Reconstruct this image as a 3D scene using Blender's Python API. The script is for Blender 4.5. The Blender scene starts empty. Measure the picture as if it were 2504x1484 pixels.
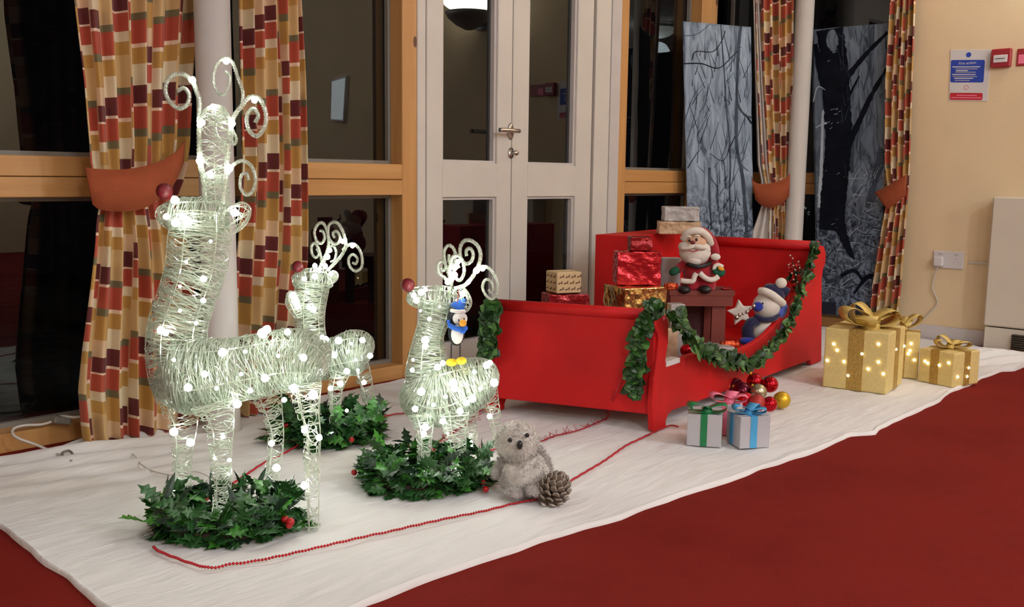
import bpy, math, random
from mathutils import Vector, Matrix
R = random.Random(7)
PI = math.pi
sc = bpy.context.scene
COL = sc.collection

# ------------------------------------------------------------------ camera
FPX = 2350.0
CAMH = 0.8
yaw, pit, rol = math.radians(47.2376), math.radians(7.4731), math.radians(0.7085)
cf = Vector((math.sin(yaw)*math.cos(pit), math.cos(yaw)*math.cos(pit), -math.sin(pit)))
r0 = Vector((math.cos(yaw), -math.sin(yaw), 0))
u0 = r0.cross(cf)
cr = r0*math.cos(rol) + u0*math.sin(rol)
cu = -r0*math.sin(rol) + u0*math.cos(rol)
CP = Vector((0, 0, CAMH))
cam = bpy.data.cameras.new('camera'); camo = bpy.data.objects.new('camera', cam); COL.objects.link(camo)
camo.matrix_world = Matrix(((cr.x, cu.x, -cf.x, CP.x), (cr.y, cu.y, -cf.y, CP.y), (cr.z, cu.z, -cf.z, CP.z), (0, 0, 0, 1)))
cam.sensor_fit = 'HORIZONTAL'; cam.sensor_width = 36.0; cam.lens = 36.0*FPX/2504; cam.clip_start = 0.02
sc.camera = camo
# ------------------------------------------------------------------ world, lights, exposure
w = bpy.data.worlds.new('night'); sc.world = w; w.use_nodes = True
w.node_tree.nodes['Background'].inputs[0].default_value = (0.010, 0.010, 0.014, 1)
w.node_tree.nodes['Background'].inputs[1].default_value = 0.12
sc.view_settings.view_transform = 'Standard'; sc.view_settings.look = 'None'
sc.view_settings.gamma = 1; sc.view_settings.exposure = 0.0
sc.view_settings.use_curve_mapping = False
def area_light(name, loc, sx, sy, power, col, rot=(0, 0, 0)):
    l = bpy.data.lights.new(name, 'AREA'); l.shape = 'RECTANGLE'; l.size = sx; l.size_y = sy
    l.energy = power; l.color = col
    o = bpy.data.objects.new(name, l); o.location = loc; o.rotation_euler = rot; COL.objects.link(o); return o
CEIL = 2.62
WARM = (.93, 1.02, 1.14)
FILL_LAMPS = [(0.5, -0.8, 34), (2.9, -1.0, 66), (-1.6, 1.2, 18), (-0.4, -3.0, 74), (2.8, -3.2, 84)]  # unseen lamps, added to brighten walls and floor
for i, (x, y, p) in enumerate(FILL_LAMPS):
    pl_ = bpy.data.lights.new('unseen_fill_light', 'POINT'); pl_.energy = p; pl_.color = WARM; pl_.shadow_soft_size = .14
    po_ = bpy.data.objects.new('unseen_fill_light', pl_); po_.location = (x, y, CEIL-.34); COL.objects.link(po_)

# ------------------------------------------------------------------ projection helpers (pixel of the photograph -> point of the room)
def ray(px, py): return cf + cr*((px-1252)/FPX) - cu*((py-742)/FPX)
def AT(px, py, D): return CP + ray(px, py)*D
def FL(px, py, z=0.0):
    d = ray(px, py); return CP + d*((z-CAMH)/d.z)
def WY(px, py, Y):
    d = ray(px, py); return CP + d*(Y/d.y)
def WX(px, py, X):
    d = ray(px, py); return CP + d*(X/d.x)
def PLN(px, py, P0, n):
    d = ray(px, py); return CP + d*((P0-CP).dot(n)/d.dot(n))
FH = Vector((math.sin(yaw), math.cos(yaw), 0)); RH = r0.copy(); UP = Vector((0, 0, 1))

# ------------------------------------------------------------------ materials
MATS = {}
def nt(name):
    m = bpy.data.materials.new(name); m.use_nodes = True; MATS[name] = m
    t = m.node_tree; return m, t, t.nodes['Principled BSDF']
def mat(name, col, rough=0.6, metal=0.0, spec=0.5, bump=0, bscale=60, var=0.0, vscale=8, sheen=0, emis=None, es=0, coat=0, trans=0, vcol=None, bstr=0.3, sub=0):
    m, t, b = nt(name); N, L = t.nodes, t.links
    b.inputs['Base Color'].default_value = (*col, 1); b.inputs['Roughness'].default_value = rough
    b.inputs['Metallic'].default_value = metal; b.inputs['Specular IOR Level'].default_value = spec
    b.inputs['Sheen Weight'].default_value = sheen; b.inputs['Coat Weight'].default_value = coat
    b.inputs['Transmission Weight'].default_value = trans
    if sub: b.inputs['Subsurface Weight'].default_value = sub; b.inputs['Subsurface Radius'].default_value = (.02, .02, .02)
    if emis: b.inputs['Emission Color'].default_value = (*emis, 1); b.inputs['Emission Strength'].default_value = es
    tc = N.new('ShaderNodeTexCoord')
    if var or vcol:
        n = N.new('ShaderNodeTexNoise'); n.inputs['Scale'].default_value = vscale; n.inputs['Detail'].default_value = 5
        L.new(tc.outputs['Object'], n.inputs['Vector'])
        r = N.new('ShaderNodeValToRGB'); r.color_ramp.elements[0].position = .35; r.color_ramp.elements[1].position = .65
        c2 = vcol if vcol else tuple(min(1, c*(1+var)) for c in col)
        c1 = col if vcol else tuple(c*(1-var) for c in col)
        r.color_ramp.elements[0].color = (*c1, 1); r.color_ramp.elements[1].color = (*c2, 1)
        L.new(n.outputs['Fac'], r.inputs[0]); L.new(r.outputs[0], b.inputs['Base Color'])
    if bump:
        n = N.new('ShaderNodeTexNoise'); n.inputs['Scale'].default_value = bscale; n.inputs['Detail'].default_value = 4
        L.new(tc.outputs['Object'], n.inputs['Vector'])
        bp = N.new('ShaderNodeBump'); bp.inputs['Strength'].default_value = bstr; bp.inputs['Distance'].default_value = bump
        L.new(n.outputs['Fac'], bp.inputs['Height']); L.new(bp.outputs[0], b.inputs['Normal'])
    return m
M_wall = mat('cream_paint', (.78, .61, .38), .8, var=.03, vscale=3, bump=.002, bscale=90)
M_ceil = mat('ceiling_paint', (.72, .66, .56), .9, var=.02)
M_skirt = mat('white_gloss_paint', (.60, .56, .54), .4, var=.03)
M_door = mat('door_white_paint', (.66, .62, .56), .45, var=.03, vscale=5)
M_doorb = mat('door_seal_black', (.012, .012, .014), .6, var=.1)
M_col = mat('column_white_paint', (.58, .545, .52), .35, var=.02)
M_grey = mat('grey_window_frame', (.22, .20, .17), .5, var=.06)
M_steel = mat('brushed_steel', (.55, .52, .48), .3, 1.0, var=.05)
M_heater = mat('heater_cream_enamel', (.66, .60, .49), .45, var=.02)
M_plast = mat('white_plastic', (.68, .65, .64), .35, var=.02)
M_darkm = mat('dark_metal_grille', (.10, .075, .05), .5, .3, var=.1)
M_band = mat('terracotta_tieback', (.30, .060, .016), .85, var=.06, vscale=30, bump=.001, bscale=400)
M_lin = mat('curtain_lining', (.62, .57, .53), .85, var=.03)
M_red = mat('sled_red_paint', (.56, .008, .009), .6, spec=.3, var=.14, vscale=4, bump=.0015, bscale=25)
M_redin = M_red
M_black = mat('black_plastic', (.01, .01, .011), .4, var=.1)
M_bead = mat('red_bead', (.5, .02, .03), .25, .35, var=.08)
M_tinsel = mat('red_tinsel_wire', (.45, .02, .035), .35, .3, var=.1)
M_nose = mat('red_pompom', (.13, .003, .008), .5, var=.25, vscale=60, bump=.002, bscale=200)
M_green = mat('holly_leaf_green', (.024, .095, .022), .34, var=.35, vscale=20)
M_green2 = mat('holly_leaf_dark', (.018, .045, .024), .38, var=.35, vscale=20)
M_green3 = mat('holly_leaf_bright', (.045, .20, .022), .36, var=.3, vscale=20)
M_gold_g = [M_green, M_green2, M_green3]
M_twig = mat('brown_twig', (.05, .03, .022), .8, var=.3)
M_berry = mat('red_berry', (.42, .01, .012), .3, var=.1)
M_ivy1 = mat('garland_leaf_green', (.022, .085, .012), .4, var=.3, vscale=30)
M_ivy2 = mat('garland_leaf_dark', (.016, .052, .012), .45, var=.3, vscale=30)
M_ivy3 = mat('garland_leaf_light', (.085, .20, .045), .45, var=.25, vscale=30)
M_fur = mat('grey_fur', (.50, .46, .43), .95, vcol=(.78, .73, .68), vscale=28, sheen=.4, bump=.003, bscale=160)
M_furd = mat('dark_grey_fur', (.26, .23, .22), .95, vcol=(.58, .53, .50), vscale=26, sheen=.4, bump=.003, bscale=160)
M_cone = mat('pinecone_brown', (.10, .06, .04), .8, vcol=(.34, .27, .22), vscale=50)
M_conet = mat('pinecone_frosted_tip', (.72, .66, .60), .8, var=.15)
M_wblk = mat('penguin_black', (.012, .012, .016), .6, var=.1)
M_wwht = mat('felt_white', (.68, .64, .62), .9, var=.05, vscale=30, bump=.001, bscale=250)
M_plwht = mat('plush_white', (.74, .68, .60), .95, var=.05, vscale=30, sheen=.3, bump=.002, bscale=180)
M_skin = mat('plush_peach', (.70, .42, .28), .9, var=.05)
M_blue = mat('bright_blue_felt', (.02, .12, .55), .8, var=.08)
M_blue2 = mat('royal_blue_plush', (.012, .03, .34), .9, var=.1, sheen=.3)
M_blue3 = mat('periwinkle_plush', (.10, .14, .50), .9, var=.1, sheen=.3)
M_navy = mat('navy_plush', (.008, .008, .05), .9, var=.2, sheen=.3)
M_yel = mat('yellow_felt', (.78, .56, .02), .8, var=.05)
M_orn = mat('orange_beak', (.80, .36, .03), .7, var=.05)
M_sred = mat('santa_red_felt', (.36, .008, .02), .9, var=.12, vscale=20, sheen=.3)
M_sgrn = mat('green_mitten', (.008, .10, .05), .9, var=.1)
M_stool = mat('mahogany_wood', (.17, .03, .02), .5, var=.2, vscale=6)
M_foilr = mat('red_foil', (.55, .02, .03), .22, .55, bump=.02, bscale=9, var=.15, bstr=.9)
M_foilr2 = mat('dark_red_foil', (.30, .015, .02), .25, .5, bump=.02, bscale=12, var=.2, bstr=.9)
M_foilg = mat('gold_foil', (.62, .44, .17), .2, .95, bump=.02, bscale=10, var=.1, bstr=.9)
M_foilo = mat('orange_red_foil', (.75, .12, .04), .25, .6, bump=.02, bscale=30, var=.2, bstr=.9)
M_silv = mat('silver_paper', (.42, .40, .39), .45, .25, bump=.01, bscale=12, var=.08, bstr=.6)
M_kraft2 = mat('gold_brown_paper', (.48, .30, .16), .45, .2, bump=.01, bscale=14, vcol=(.66, .47, .30), vscale=30)
M_kraft = mat('kraft_paper', (.60, .44, .24), .7, var=.08, bump=.003, bscale=20)
M_print = mat('brown_print', (.13, .045, .02), .7, var=.1)
M_giftw = mat('pale_lilac_board', (.47, .45, .48), .6, var=.03, bump=.001, bscale=40)
M_rgreen = mat('green_satin_ribbon', (.008, .19, .06), .3, var=.12)
M_rblue = mat('sky_blue_ribbon', (.07, .36, .66), .4, var=.08)
M_rpink = mat('pink_ribbon', (.86, .20, .32), .45, var=.05)
M_gbox = mat('gold_mesh_glow_fabric', (.64, .49, .20), .65, .0, emis=(1.0, .74, .22), es=.05, var=.06, vscale=90, bump=.001, bscale=400)  # weak emission stands in for fairy lights shining through the fabric
M_grib = mat('gold_glitter_ribbon', (.46, .29, .07), .5, .4, var=.3, vscale=220, bump=.002, bscale=500)
M_gbow = mat('gold_satin_bow', (.66, .48, .14), .5, .25, var=.08, vscale=30)
M_br = mat('bauble_red', (.50, .008, .02), .12, .85, var=.04)
M_bm = mat('bauble_maroon', (.12, .006, .025), .2, .7, var=.05)
M_bg = mat('bauble_gold', (.66, .42, .03), .38, .7, var=.05)
M_bc = mat('bauble_champagne', (.50, .45, .30), .28, .85, var=.05)
M_bp = mat('bauble_matte_red', (.42, .035, .03), .5, .3, var=.05)
M_cable = mat('clear_white_cable', (.62, .57, .52), .4, var=.05)
M_sblue = mat('notice_blue', (.02, .06, .42), .5, var=.05)
M_sredn = mat('notice_red', (.52, .02, .03), .5, var=.05)
M_call = mat('call_point_red', (.34, .02, .03), .4, var=.05)
M_pdark = mat('poster_dark_ink', (.004, .006, .012), .6, spec=.1, var=.3, vscale=12)
M_pgrey = mat('poster_mid_ink', (.05, .065, .09), .6, spec=.1, var=.3, vscale=12)
M_psnow = mat('poster_snow_ink', (.40, .47, .55), .35, var=.1, vscale=12)
M_pnavy = mat('poster_navy_edge', (.004, .008, .025), .35, var=.2)
M_lampw = mat('lamp_bowl_grey', (.25, .25, .24), .4, .3, var=.05)

def emit(name, col, s):
    m, t, b = nt(name); b.inputs['Base Color'].default_value = (.8, .8, .8, 1)
    b.inputs['Emission Color'].default_value = (*col, 1); b.inputs['Emission Strength'].default_value = s; return m
M_led = emit('cool_white_led', (.92, 1.0, .88), 24)
M_ledw = emit('warm_white_led', (1.0, .80, .36), 9)
M_lamp = emit('lamp_diffuser', (1.0, .97, .88), 38)
M_panel = emit('added_ceiling_diffuser', (1.0, .98, .92), 4)

def strand_mat():
    m = bpy.data.materials.new('clear_acrylic_strand'); m.use_nodes = True; t = m.node_tree; N, L = t.nodes, t.links
    for n in list(N): N.remove(n)
    o = N.new('ShaderNodeOutputMaterial'); d = N.new('ShaderNodeBsdfDiffuse'); tr = N.new('ShaderNodeBsdfTranslucent'); g = N.new('ShaderNodeBsdfGlossy')
    tp = N.new('ShaderNodeBsdfTransparent')
    d.inputs[0].default_value = (.80, .82, .76, 1); tr.inputs[0].default_value = (.84, .90, .82, 1); g.inputs[0].default_value = (.95, .97, .92, 1); g.inputs['Roughness'].default_value = .10
    tp.inputs[0].default_value = (.93, .96, .92, 1)
    a = N.new('ShaderNodeMixShader'); a.inputs[0].default_value = .5; b = N.new('ShaderNodeMixShader'); b.inputs[0].default_value = .32; c = N.new('ShaderNodeMixShader')
    L.new(d.outputs[0], a.inputs[1]); L.new(tr.outputs[0], a.inputs[2]); L.new(a.outputs[0], b.inputs[1]); L.new(g.outputs[0], b.inputs[2])
    n = N.new('ShaderNodeTexNoise'); n.inputs['Scale'].default_value = 60
    mr = N.new('ShaderNodeMapRange'); mr.inputs['From Min'].default_value = .3; mr.inputs['From Max'].default_value = .7; mr.inputs['To Min'].default_value = .12; mr.inputs['To Max'].default_value = .62
    tc = N.new('ShaderNodeTexCoord'); L.new(tc.outputs['Object'], n.inputs['Vector']); L.new(n.outputs['Fac'], mr.inputs['Value'])
    L.new(mr.outputs[0], c.inputs[0]); L.new(b.outputs[0], c.inputs[1]); L.new(tp.outputs[0], c.inputs[2]); L.new(c.outputs[0], o.inputs[0])
    return m
M_strand = strand_mat()

def glass_mat():
    m = bpy.data.materials.new('window_glass'); m.use_nodes = True; t = m.node_tree; N, L = t.nodes, t.links
    for n in list(N): N.remove(n)
    o = N.new('ShaderNodeOutputMaterial'); g = N.new('ShaderNodeBsdfGlossy'); tp = N.new('ShaderNodeBsdfTransparent'); x = N.new('ShaderNodeMixShader')
    g.inputs['Roughness'].default_value = 0.0; g.inputs[0].default_value = (.92, .96, .94, 1); tp.inputs[0].default_value = (.72, .75, .74, 1)
    f = N.new('ShaderNodeFresnel'); f.inputs['IOR'].default_value = 1.62
    L.new(f.outputs[0], x.inputs[0]); L.new(tp.outputs[0], x.inputs[1]); L.new(g.outputs[0], x.inputs[2]); L.new(x.outputs[0], o.inputs[0]); return m
M_glass = glass_mat()

def wood_mat(name, axis, c1=(.50, .235, .07), c2=(.62, .33, .115)):
    m, t, b = nt(name); N, L = t.nodes, t.links
    tc = N.new('ShaderNodeTexCoord'); mp = N.new('ShaderNodeMapping'); s = [22, 22, 22]; s[axis] = 1.2
    mp.inputs['Scale'].default_value = s
    n = N.new('ShaderNodeTexNoise'); n.inputs['Scale'].default_value = 1.0; n.inputs['Detail'].default_value = 6; n.inputs['Distortion'].default_value = .6
    r = N.new('ShaderNodeValToRGB'); e = r.color_ramp.elements
    e[0].position = .3; e[0].color = (*c1, 1); e[1].position = .7; e[1].color = (*c2, 1)
    L.new(tc.outputs['Object'], mp.inputs[0]); L.new(mp.outputs[0], n.inputs['Vector']); L.new(n.outputs['Fac'], r.inputs[0])
    v = N.new('ShaderNodeTexVoronoi'); v.inputs['Scale'].default_value = 1.0; mp2 = N.new('ShaderNodeMapping'); s2 = [9, 9, 9]; s2[axis] = 4
    mp2.inputs['Scale'].default_value = s2; L.new(tc.outputs['Object'], mp2.inputs[0]); L.new(mp2.outputs[0], v.inputs['Vector'])
    k = N.new('ShaderNodeMath'); k.operation = 'LESS_THAN'; k.inputs[1].default_value = .085; L.new(v.outputs['Distance'], k.inputs[0])
    mx = N.new('ShaderNodeMixRGB'); mx.inputs[2].default_value = (.12, .04, .015, 1)
    L.new(k.outputs[0], mx.inputs[0]); L.new(r.outputs[0], mx.inputs[1]); L.new(mx.outputs[0], b.inputs['Base Color'])
    b.inputs['Roughness'].default_value = .45; return m
M_woodz = wood_mat('pine_upright', 2); M_woodx = wood_mat('pine_rail', 0); M_woody = wood_mat('pine_rail_side', 1)

def carpet_mat():
    m, t, b = nt('red_carpet'); N, L = t.nodes, t.links
    tc = N.new('ShaderNodeTexCoord'); n = N.new('ShaderNodeTexNoise'); n.inputs['Scale'].default_value = 3.0; n.inputs['Detail'].default_value = 8; n.inputs['Roughness'].default_value = .7
    n2 = N.new('ShaderNodeTexNoise'); n2.inputs['Scale'].default_value = 350; n2.inputs['Detail'].default_value = 2
    L.new(tc.outputs['Object'], n.inputs['Vector']); L.new(tc.outputs['Object'], n2.inputs['Vector'])
    ad = N.new('ShaderNodeMath'); ad.operation = 'ADD'; L.new(n.outputs['Fac'], ad.inputs[0]); L.new(n2.outputs['Fac'], ad.inputs[1])
    r = N.new('ShaderNodeValToRGB'); e = r.color_ramp.elements; e[0].position = .75; e[0].color = (.145, .0095, .0065, 1); e[1].position = 1.25; e[1].color = (.200, .0145, .010, 1)
    hv = N.new('ShaderNodeMath'); hv.operation = 'MULTIPLY'; hv.inputs[1].default_value = 1.0; L.new(ad.outputs[0], hv.inputs[0]); L.new(hv.outputs[0], r.inputs[0])
    L.new(r.outputs[0], b.inputs['Base Color']); b.inputs['Roughness'].default_value = .95; b.inputs['Specular IOR Level'].default_value = .1
    bp = N.new('ShaderNodeBump'); bp.inputs['Strength'].default_value = .5; bp.inputs['Distance'].default_value = .003
    L.new(n2.outputs['Fac'], bp.inputs['Height']); L.new(bp.outputs[0], b.inputs['Normal']); return m
M_carpet = carpet_mat()
def cloth_mat():
    m, t, b = nt('white_cotton_wadding'); N, L = t.nodes, t.links
    tc = N.new('ShaderNodeTexCoord'); n = N.new('ShaderNodeTexNoise'); n.inputs['Scale'].default_value = 2.2; n.inputs['Detail'].default_value = 7
    r = N.new('ShaderNodeValToRGB'); e = r.color_ramp.elements; e[0].position = .3; e[0].color = (.74, .725, .72, 1); e[1].position = .7; e[1].color = (.82, .805, .80, 1)
    L.new(tc.outputs['Object'], n.inputs['Vector']); L.new(n.outputs['Fac'], r.inputs[0]); L.new(r.outputs[0], b.inputs['Base Color'])
    b.inputs['Roughness'].default_value = .9; b.inputs['Sheen Weight'].default_value = .2
    mp = N.new('ShaderNodeMapping'); mp.inputs['Scale'].default_value = (10, 45, 30); mp.inputs['Rotation'].default_value = (0, 0, .35)
    n2 = N.new('ShaderNodeTexNoise'); n2.inputs['Scale'].default_value = 1; n2.inputs['Detail'].default_value = 5; L.new(tc.outputs['Object'], mp.inputs[0]); L.new(mp.outputs[0], n2.inputs['Vector'])
    bp = N.new('ShaderNodeBump'); bp.inputs['Strength'].default_value = .7; bp.inputs['Distance'].default_value = .007
    L.new(n2.outputs['Fac'], bp.inputs['Height']); L.new(bp.outputs[0], b.inputs['Normal']); return m
M_cloth = cloth_mat()

def curtain_mat():
    m, t, b = nt('patchwork_curtain'); N, L = t.nodes, t.links
    uv = N.new('ShaderNodeUVMap'); uv.uv_map = 'UVMap'; sp = N.new('ShaderNodeSeparateXYZ'); L.new(uv.outputs[0], sp.inputs[0])
    def mth(op, a, bb=None, v=None):
        n = N.new('ShaderNodeMath'); n.operation = op; L.new(a, n.inputs[0])
        if bb is not None: L.new(bb, n.inputs[1])
        if v is not None: n.inputs[1].default_value = v
        return n.outputs[0]
    u, v = sp.outputs[0], sp.outputs[1]
    # alternate wide / narrow columns: pair index and side
    fl2 = mth('FLOOR', u); fr = mth('FRACT', u); side = mth('GREATER_THAN', fr, v=.6)
    cid = mth('ADD', mth('MULTIPLY', fl2, v=2.0), side)
    wn = N.new('ShaderNodeTexWhiteNoise'); wn.noise_dimensions = '1D'; L.new(cid, wn.inputs['W'])
    off = mth('MULTIPLY', wn.outputs['Value'], v=7.3)
    vv = mth('ADD', mth('MULTIPLY', v, v=1/.74), off); fv = mth('FRACT', vv)
    red, mar, cre, tan, gold, olv, lin, cream2 = (.42, .065, .03), (.12, .012, .012), (.68, .56, .38), (.58, .38, .17), (.48, .26, .06), (.16, .13, .06), (.78, .58, .42), (.66, .45, .28)
    seq = [(0, red), (.085, lin), (.095, mar), (.165, cre), (.25, gold), (.31, lin), (.325, red), (.415, olv), (.442, tan), (.57, gold), (.62, cre), (.66, red), (.73, lin), (.738, mar), (.80, cream2), (.87, gold), (.965, olv)]
    r1 = N.new('ShaderNodeValToRGB'); r1.color_ramp.interpolation = 'CONSTANT'; el = r1.color_ramp.elements
    el[0].position = 0; el[0].color = (*seq[0][1], 1); el[1].position = seq[1][0]; el[1].color = (*seq[1][1], 1)
    for p, c in seq[2:]:
        e = el.new(p); e.color = (*c, 1)
    L.new(fv, r1.inputs[0])
    # thin pale vertical seam between columns
    a1 = mth('LESS_THAN', fr, v=.022); a2 = mth('COMPARE', fr, v=.6)
    a2.node.inputs[2].default_value = .011
    seam = mth('MULTIPLY', mth('MAXIMUM', a1, a2), v=.55)
    mx = N.new('ShaderNodeMixRGB'); mx.inputs[2].default_value = (.62, .40, .24, 1); L.new(seam, mx.inputs[0]); L.new(r1.outputs[0], mx.inputs[1])
    L.new(mx.outputs[0], b.inputs['Base Color']); b.inputs['Roughness'].default_value = .75; b.inputs['Sheen Weight'].default_value = .15
    return m
M_curt = curtain_mat()

def poster_mat(name, dark):
    m, t, b = nt(name); N, L = t.nodes, t.links
    uv = N.new('ShaderNodeUVMap'); uv.uv_map = 'UVMap'
    mp = N.new('ShaderNodeMapping'); mp.inputs['Scale'].default_value = (9, 6, 1); L.new(uv.outputs[0], mp.inputs[0])
    n = N.new('ShaderNodeTexNoise'); n.inputs['Scale'].default_value = 1; n.inputs['Detail'].default_value = 8; n.inputs['Roughness'].default_value = .62; n.inputs['Distortion'].default_value = 1.4
    L.new(mp.outputs[0], n.inputs['Vector'])
    r = N.new('ShaderNodeValToRGB'); e = r.color_ramp.elements
    k = .55 if dark else 1.0
    e[0].position = .32; e[0].color = (.03*k, .045*k, .075*k, 1); e[1].position = .72; e[1].color = (.38*k, .48*k, .60*k, 1)
    x = e.new(.45); x.color = (.20*k, .26*k, .34*k, 1)
    L.new(n.outputs['Fac'], r.inputs[0])
    # lower part busier and bluer (snowy undergrowth)
    sp = N.new('ShaderNodeSeparateXYZ'); L.new(uv.outputs[0], sp.inputs[0])
    mp2 = N.new('ShaderNodeMapping'); mp2.inputs['Scale'].default_value = (16, 46, 1); mp2.inputs['Rotation'].default_value = (0, 0, .5); L.new(uv.outputs[0], mp2.inputs[0])
    n2 = N.new('ShaderNodeTexNoise'); n2.inputs['Scale'].default_value = 1; n2.inputs['Detail'].default_value = 6; n2.inputs['Distortion'].default_value = 1.0; L.new(mp2.outputs[0], n2.inputs['Vector'])
    r2 = N.new('ShaderNodeValToRGB'); e2 = r2.color_ramp.elements; e2[0].position = .40; e2[0].color = (.012, .018, .035, 1); e2[1].position = .66; e2[1].color = (.30*k+.05, .38*k+.06, .50*k+.08, 1)
    L.new(n2.outputs['Fac'], r2.inputs[0])
    mr = N.new('ShaderNodeMapRange'); mr.inputs['From Min'].default_value = .46; mr.inputs['From Max'].default_value = .30; mr.inputs['To Min'].default_value = 0; mr.inputs['To Max'].default_value = .85
    L.new(sp.outputs[1], mr.inputs['Value']); mx = N.new('ShaderNodeMixRGB'); L.new(mr.outputs[0], mx.inputs[0]); L.new(r.outputs[0], mx.inputs[1]); L.new(r2.outputs[0], mx.inputs[2])
    L.new(mx.outputs[0], b.inputs['Base Color']); b.inputs['Roughness'].default_value = .45; b.inputs['Specular IOR Level'].default_value = .2
    return m
M_post1 = poster_mat('winter_forest_print', False); M_post2 = poster_mat('winter_tree_print', True)

# ------------------------------------------------------------------ mesh builder
def frame_from(t, ref=UP):
    t = t.normalized()
    if abs(t.dot(ref)) > .96: ref = Vector((1, 0, 0)) if abs(t.x) < .9 else Vector((0, 1, 0))
    a = ref.cross(t).normalized(); return a, t.cross(a).normalized(), t
def catmull(P, n=6):
    P = [Vector(p) for p in P]
    if len(P) < 3: return P
    Q = [P[0]*2-P[1]] + P + [P[-1]*2-P[-2]]; out = []
    for i in range(1, len(Q)-2):
        for k in range(n):
            t = k/n; a, b, c, d = Q[i-1], Q[i], Q[i+1], Q[i+2]
            out.append(.5*((2*b)+(c-a)*t+(2*a-5*b+4*c-d)*t*t+(3*b-a-3*c+d)*t**3))
    out.append(P[-1]); return out
class MB:
    def __init__(s): s.v = []; s.f = []; s.uv = {}
    def box(s, c, size, M=None, bev=0.0):
        c = Vector(c); hx, hy, hz = size[0]/2, size[1]/2, size[2]/2; b = len(s.v)
        if bev <= 0:
            for z in (-hz, hz):
                for x, y in ((-hx, -hy), (hx, -hy), (hx, hy), (-hx, hy)):
                    p = Vector((x, y, z)); s.v.append((M @ p if M else p)+c)
            s.f += [(b, b+3, b+2, b+1), (b+4, b+5, b+6, b+7), (b, b+1, b+5, b+4), (b+1, b+2, b+6, b+5), (b+2, b+3, b+7, b+6), (b+3, b, b+4, b+7)]
        else:
            e = bev; ring = [(-hx+e, -hy), (hx-e, -hy), (hx, -hy+e), (hx, hy-e), (hx-e, hy), (-hx+e, hy), (-hx, hy-e), (-hx, -hy+e)]
            lev = [(-hz, e), (-hz+e, 0), (hz-e, 0), (hz, e)]
            for z, ins in lev:
                for x, y in ring:
                    p = Vector((x - math.copysign(min(ins, abs(x)), x) if ins else x, y - math.copysign(min(ins, abs(y)), y) if ins else y, z)); s.v.append((M @ p if M else p)+c)
            for k in range(3):
                for i in range(8):
                    j = (i+1) % 8; s.f.append((b+k*8+i, b+k*8+j, b+k*8+8+j, b+k*8+8+i))
            s.f.append(tuple(b+i for i in reversed(range(8)))); s.f.append(tuple(b+24+i for i in range(8)))
        return s
    def span(s, a, b, bev=0.0):
        return s.box([(a[i]+b[i])/2 for i in range(3)], [abs(a[i]-b[i]) for i in range(3)], None, bev)
    def tube(s, P, r, n=8, cap=True, closed=False):
        P = [Vector(p) for p in P]; b = len(s.v); m = len(P); prev = None
        for i, p in enumerate(P):
            if closed: t = P[(i+1) % m]-P[i-1]
            else: t = P[min(i+1, m-1)]-P[max(i-1, 0)]
            if t.length < 1e-9: t = Vector((0, 0, 1))
            t.normalize()
            if prev is None: a, bb, _ = frame_from(t)
            else:
                a = (prev - t*prev.dot(t))
                a = a.normalized() if a.length > 1e-6 else frame_from(t)[0]
                bb = t.cross(a)
            prev = a; rr = r(i/(m-1)) if callable(r) else (r[i] if isinstance(r, (list, tuple)) else r)
            for k in range(n):
                th = 2*PI*k/n; s.v.append(p+a*(math.cos(th)*rr)+bb*(math.sin(th)*rr))
        q = m if closed else m-1
        for i in range(q):
            i2 = (i+1) % m
            for k in range(n):
                k2 = (k+1) % n; s.f.append((b+i*n+k, b+i*n+k2, b+i2*n+k2, b+i2*n+k))
        if cap and not closed:
            s.f.append(tuple(b+k for k in reversed(range(n)))); s.f.append(tuple(b+(m-1)*n+k for k in range(n)))
        return s
    def ball(s, c, r, nu=14, nv=9, M=None, fn=None):
        c = Vector(c); r = (r, r, r) if not isinstance(r, (tuple, list, Vector)) else r; b = len(s.v)
        def put(p):
            q = Vector((p[0]*r[0], p[1]*r[1], p[2]*r[2]))
            if fn: q = fn(q)
            s.v.append((M @ q if M else q)+c)
        put((0, 0, -1))
        for j in range(1, nv):
            ph = -PI/2+PI*j/nv
            for i in range(nu):
                th = 2*PI*i/nu; put((math.cos(ph)*math.cos(th), math.cos(ph)*math.sin(th), math.sin(ph)))
        put((0, 0, 1)); top = len(s.v)-1
        for i in range(nu):
            s.f.append((b, b+1+(i+1) % nu, b+1+i)); s.f.append((top, top-nu+i, top-nu+(i+1) % nu))
        for j in range(nv-2):
            for i in range(nu):
                a = b+1+j*nu; s.f.append((a+i, a+(i+1) % nu, a+nu+(i+1) % nu, a+nu+i))
        return s
    def lathe(s, prof, c=(0, 0, 0), n=20, M=None):
        c = Vector(c); b = len(s.v)
        for r, z in prof:
            for i in range(n):
                th = 2*PI*i/n; p = Vector((r*math.cos(th), r*math.sin(th), z)); s.v.append((M @ p if M else p)+c)
        for j in range(len(prof)-1):
            for i in range(n):
                s.f.append((b+j*n+i, b+j*n+(i+1) % n, b+(j+1)*n+(i+1) % n, b+(j+1)*n+i))
        s.f.append(tuple(b+i for i in reversed(range(n)))); s.f.append(tuple(b+(len(prof)-1)*n+i for i in range(n))); return s
    def prism(s, poly, off):
        """poly: 3D outline, extruded by off"""
        b = len(s.v); n = len(poly); off = Vector(off)
        s.v += [Vector(p) for p in poly] + [Vector(p)+off for p in poly]
        s.f.append(tuple(b+i for i in range(n))); s.f.append(tuple(b+n+i for i in reversed(range(n))))
        for i in range(n): s.f.append((b+(i+1) % n, b+i, b+n+i, b+n+(i+1) % n))
        return s
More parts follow.
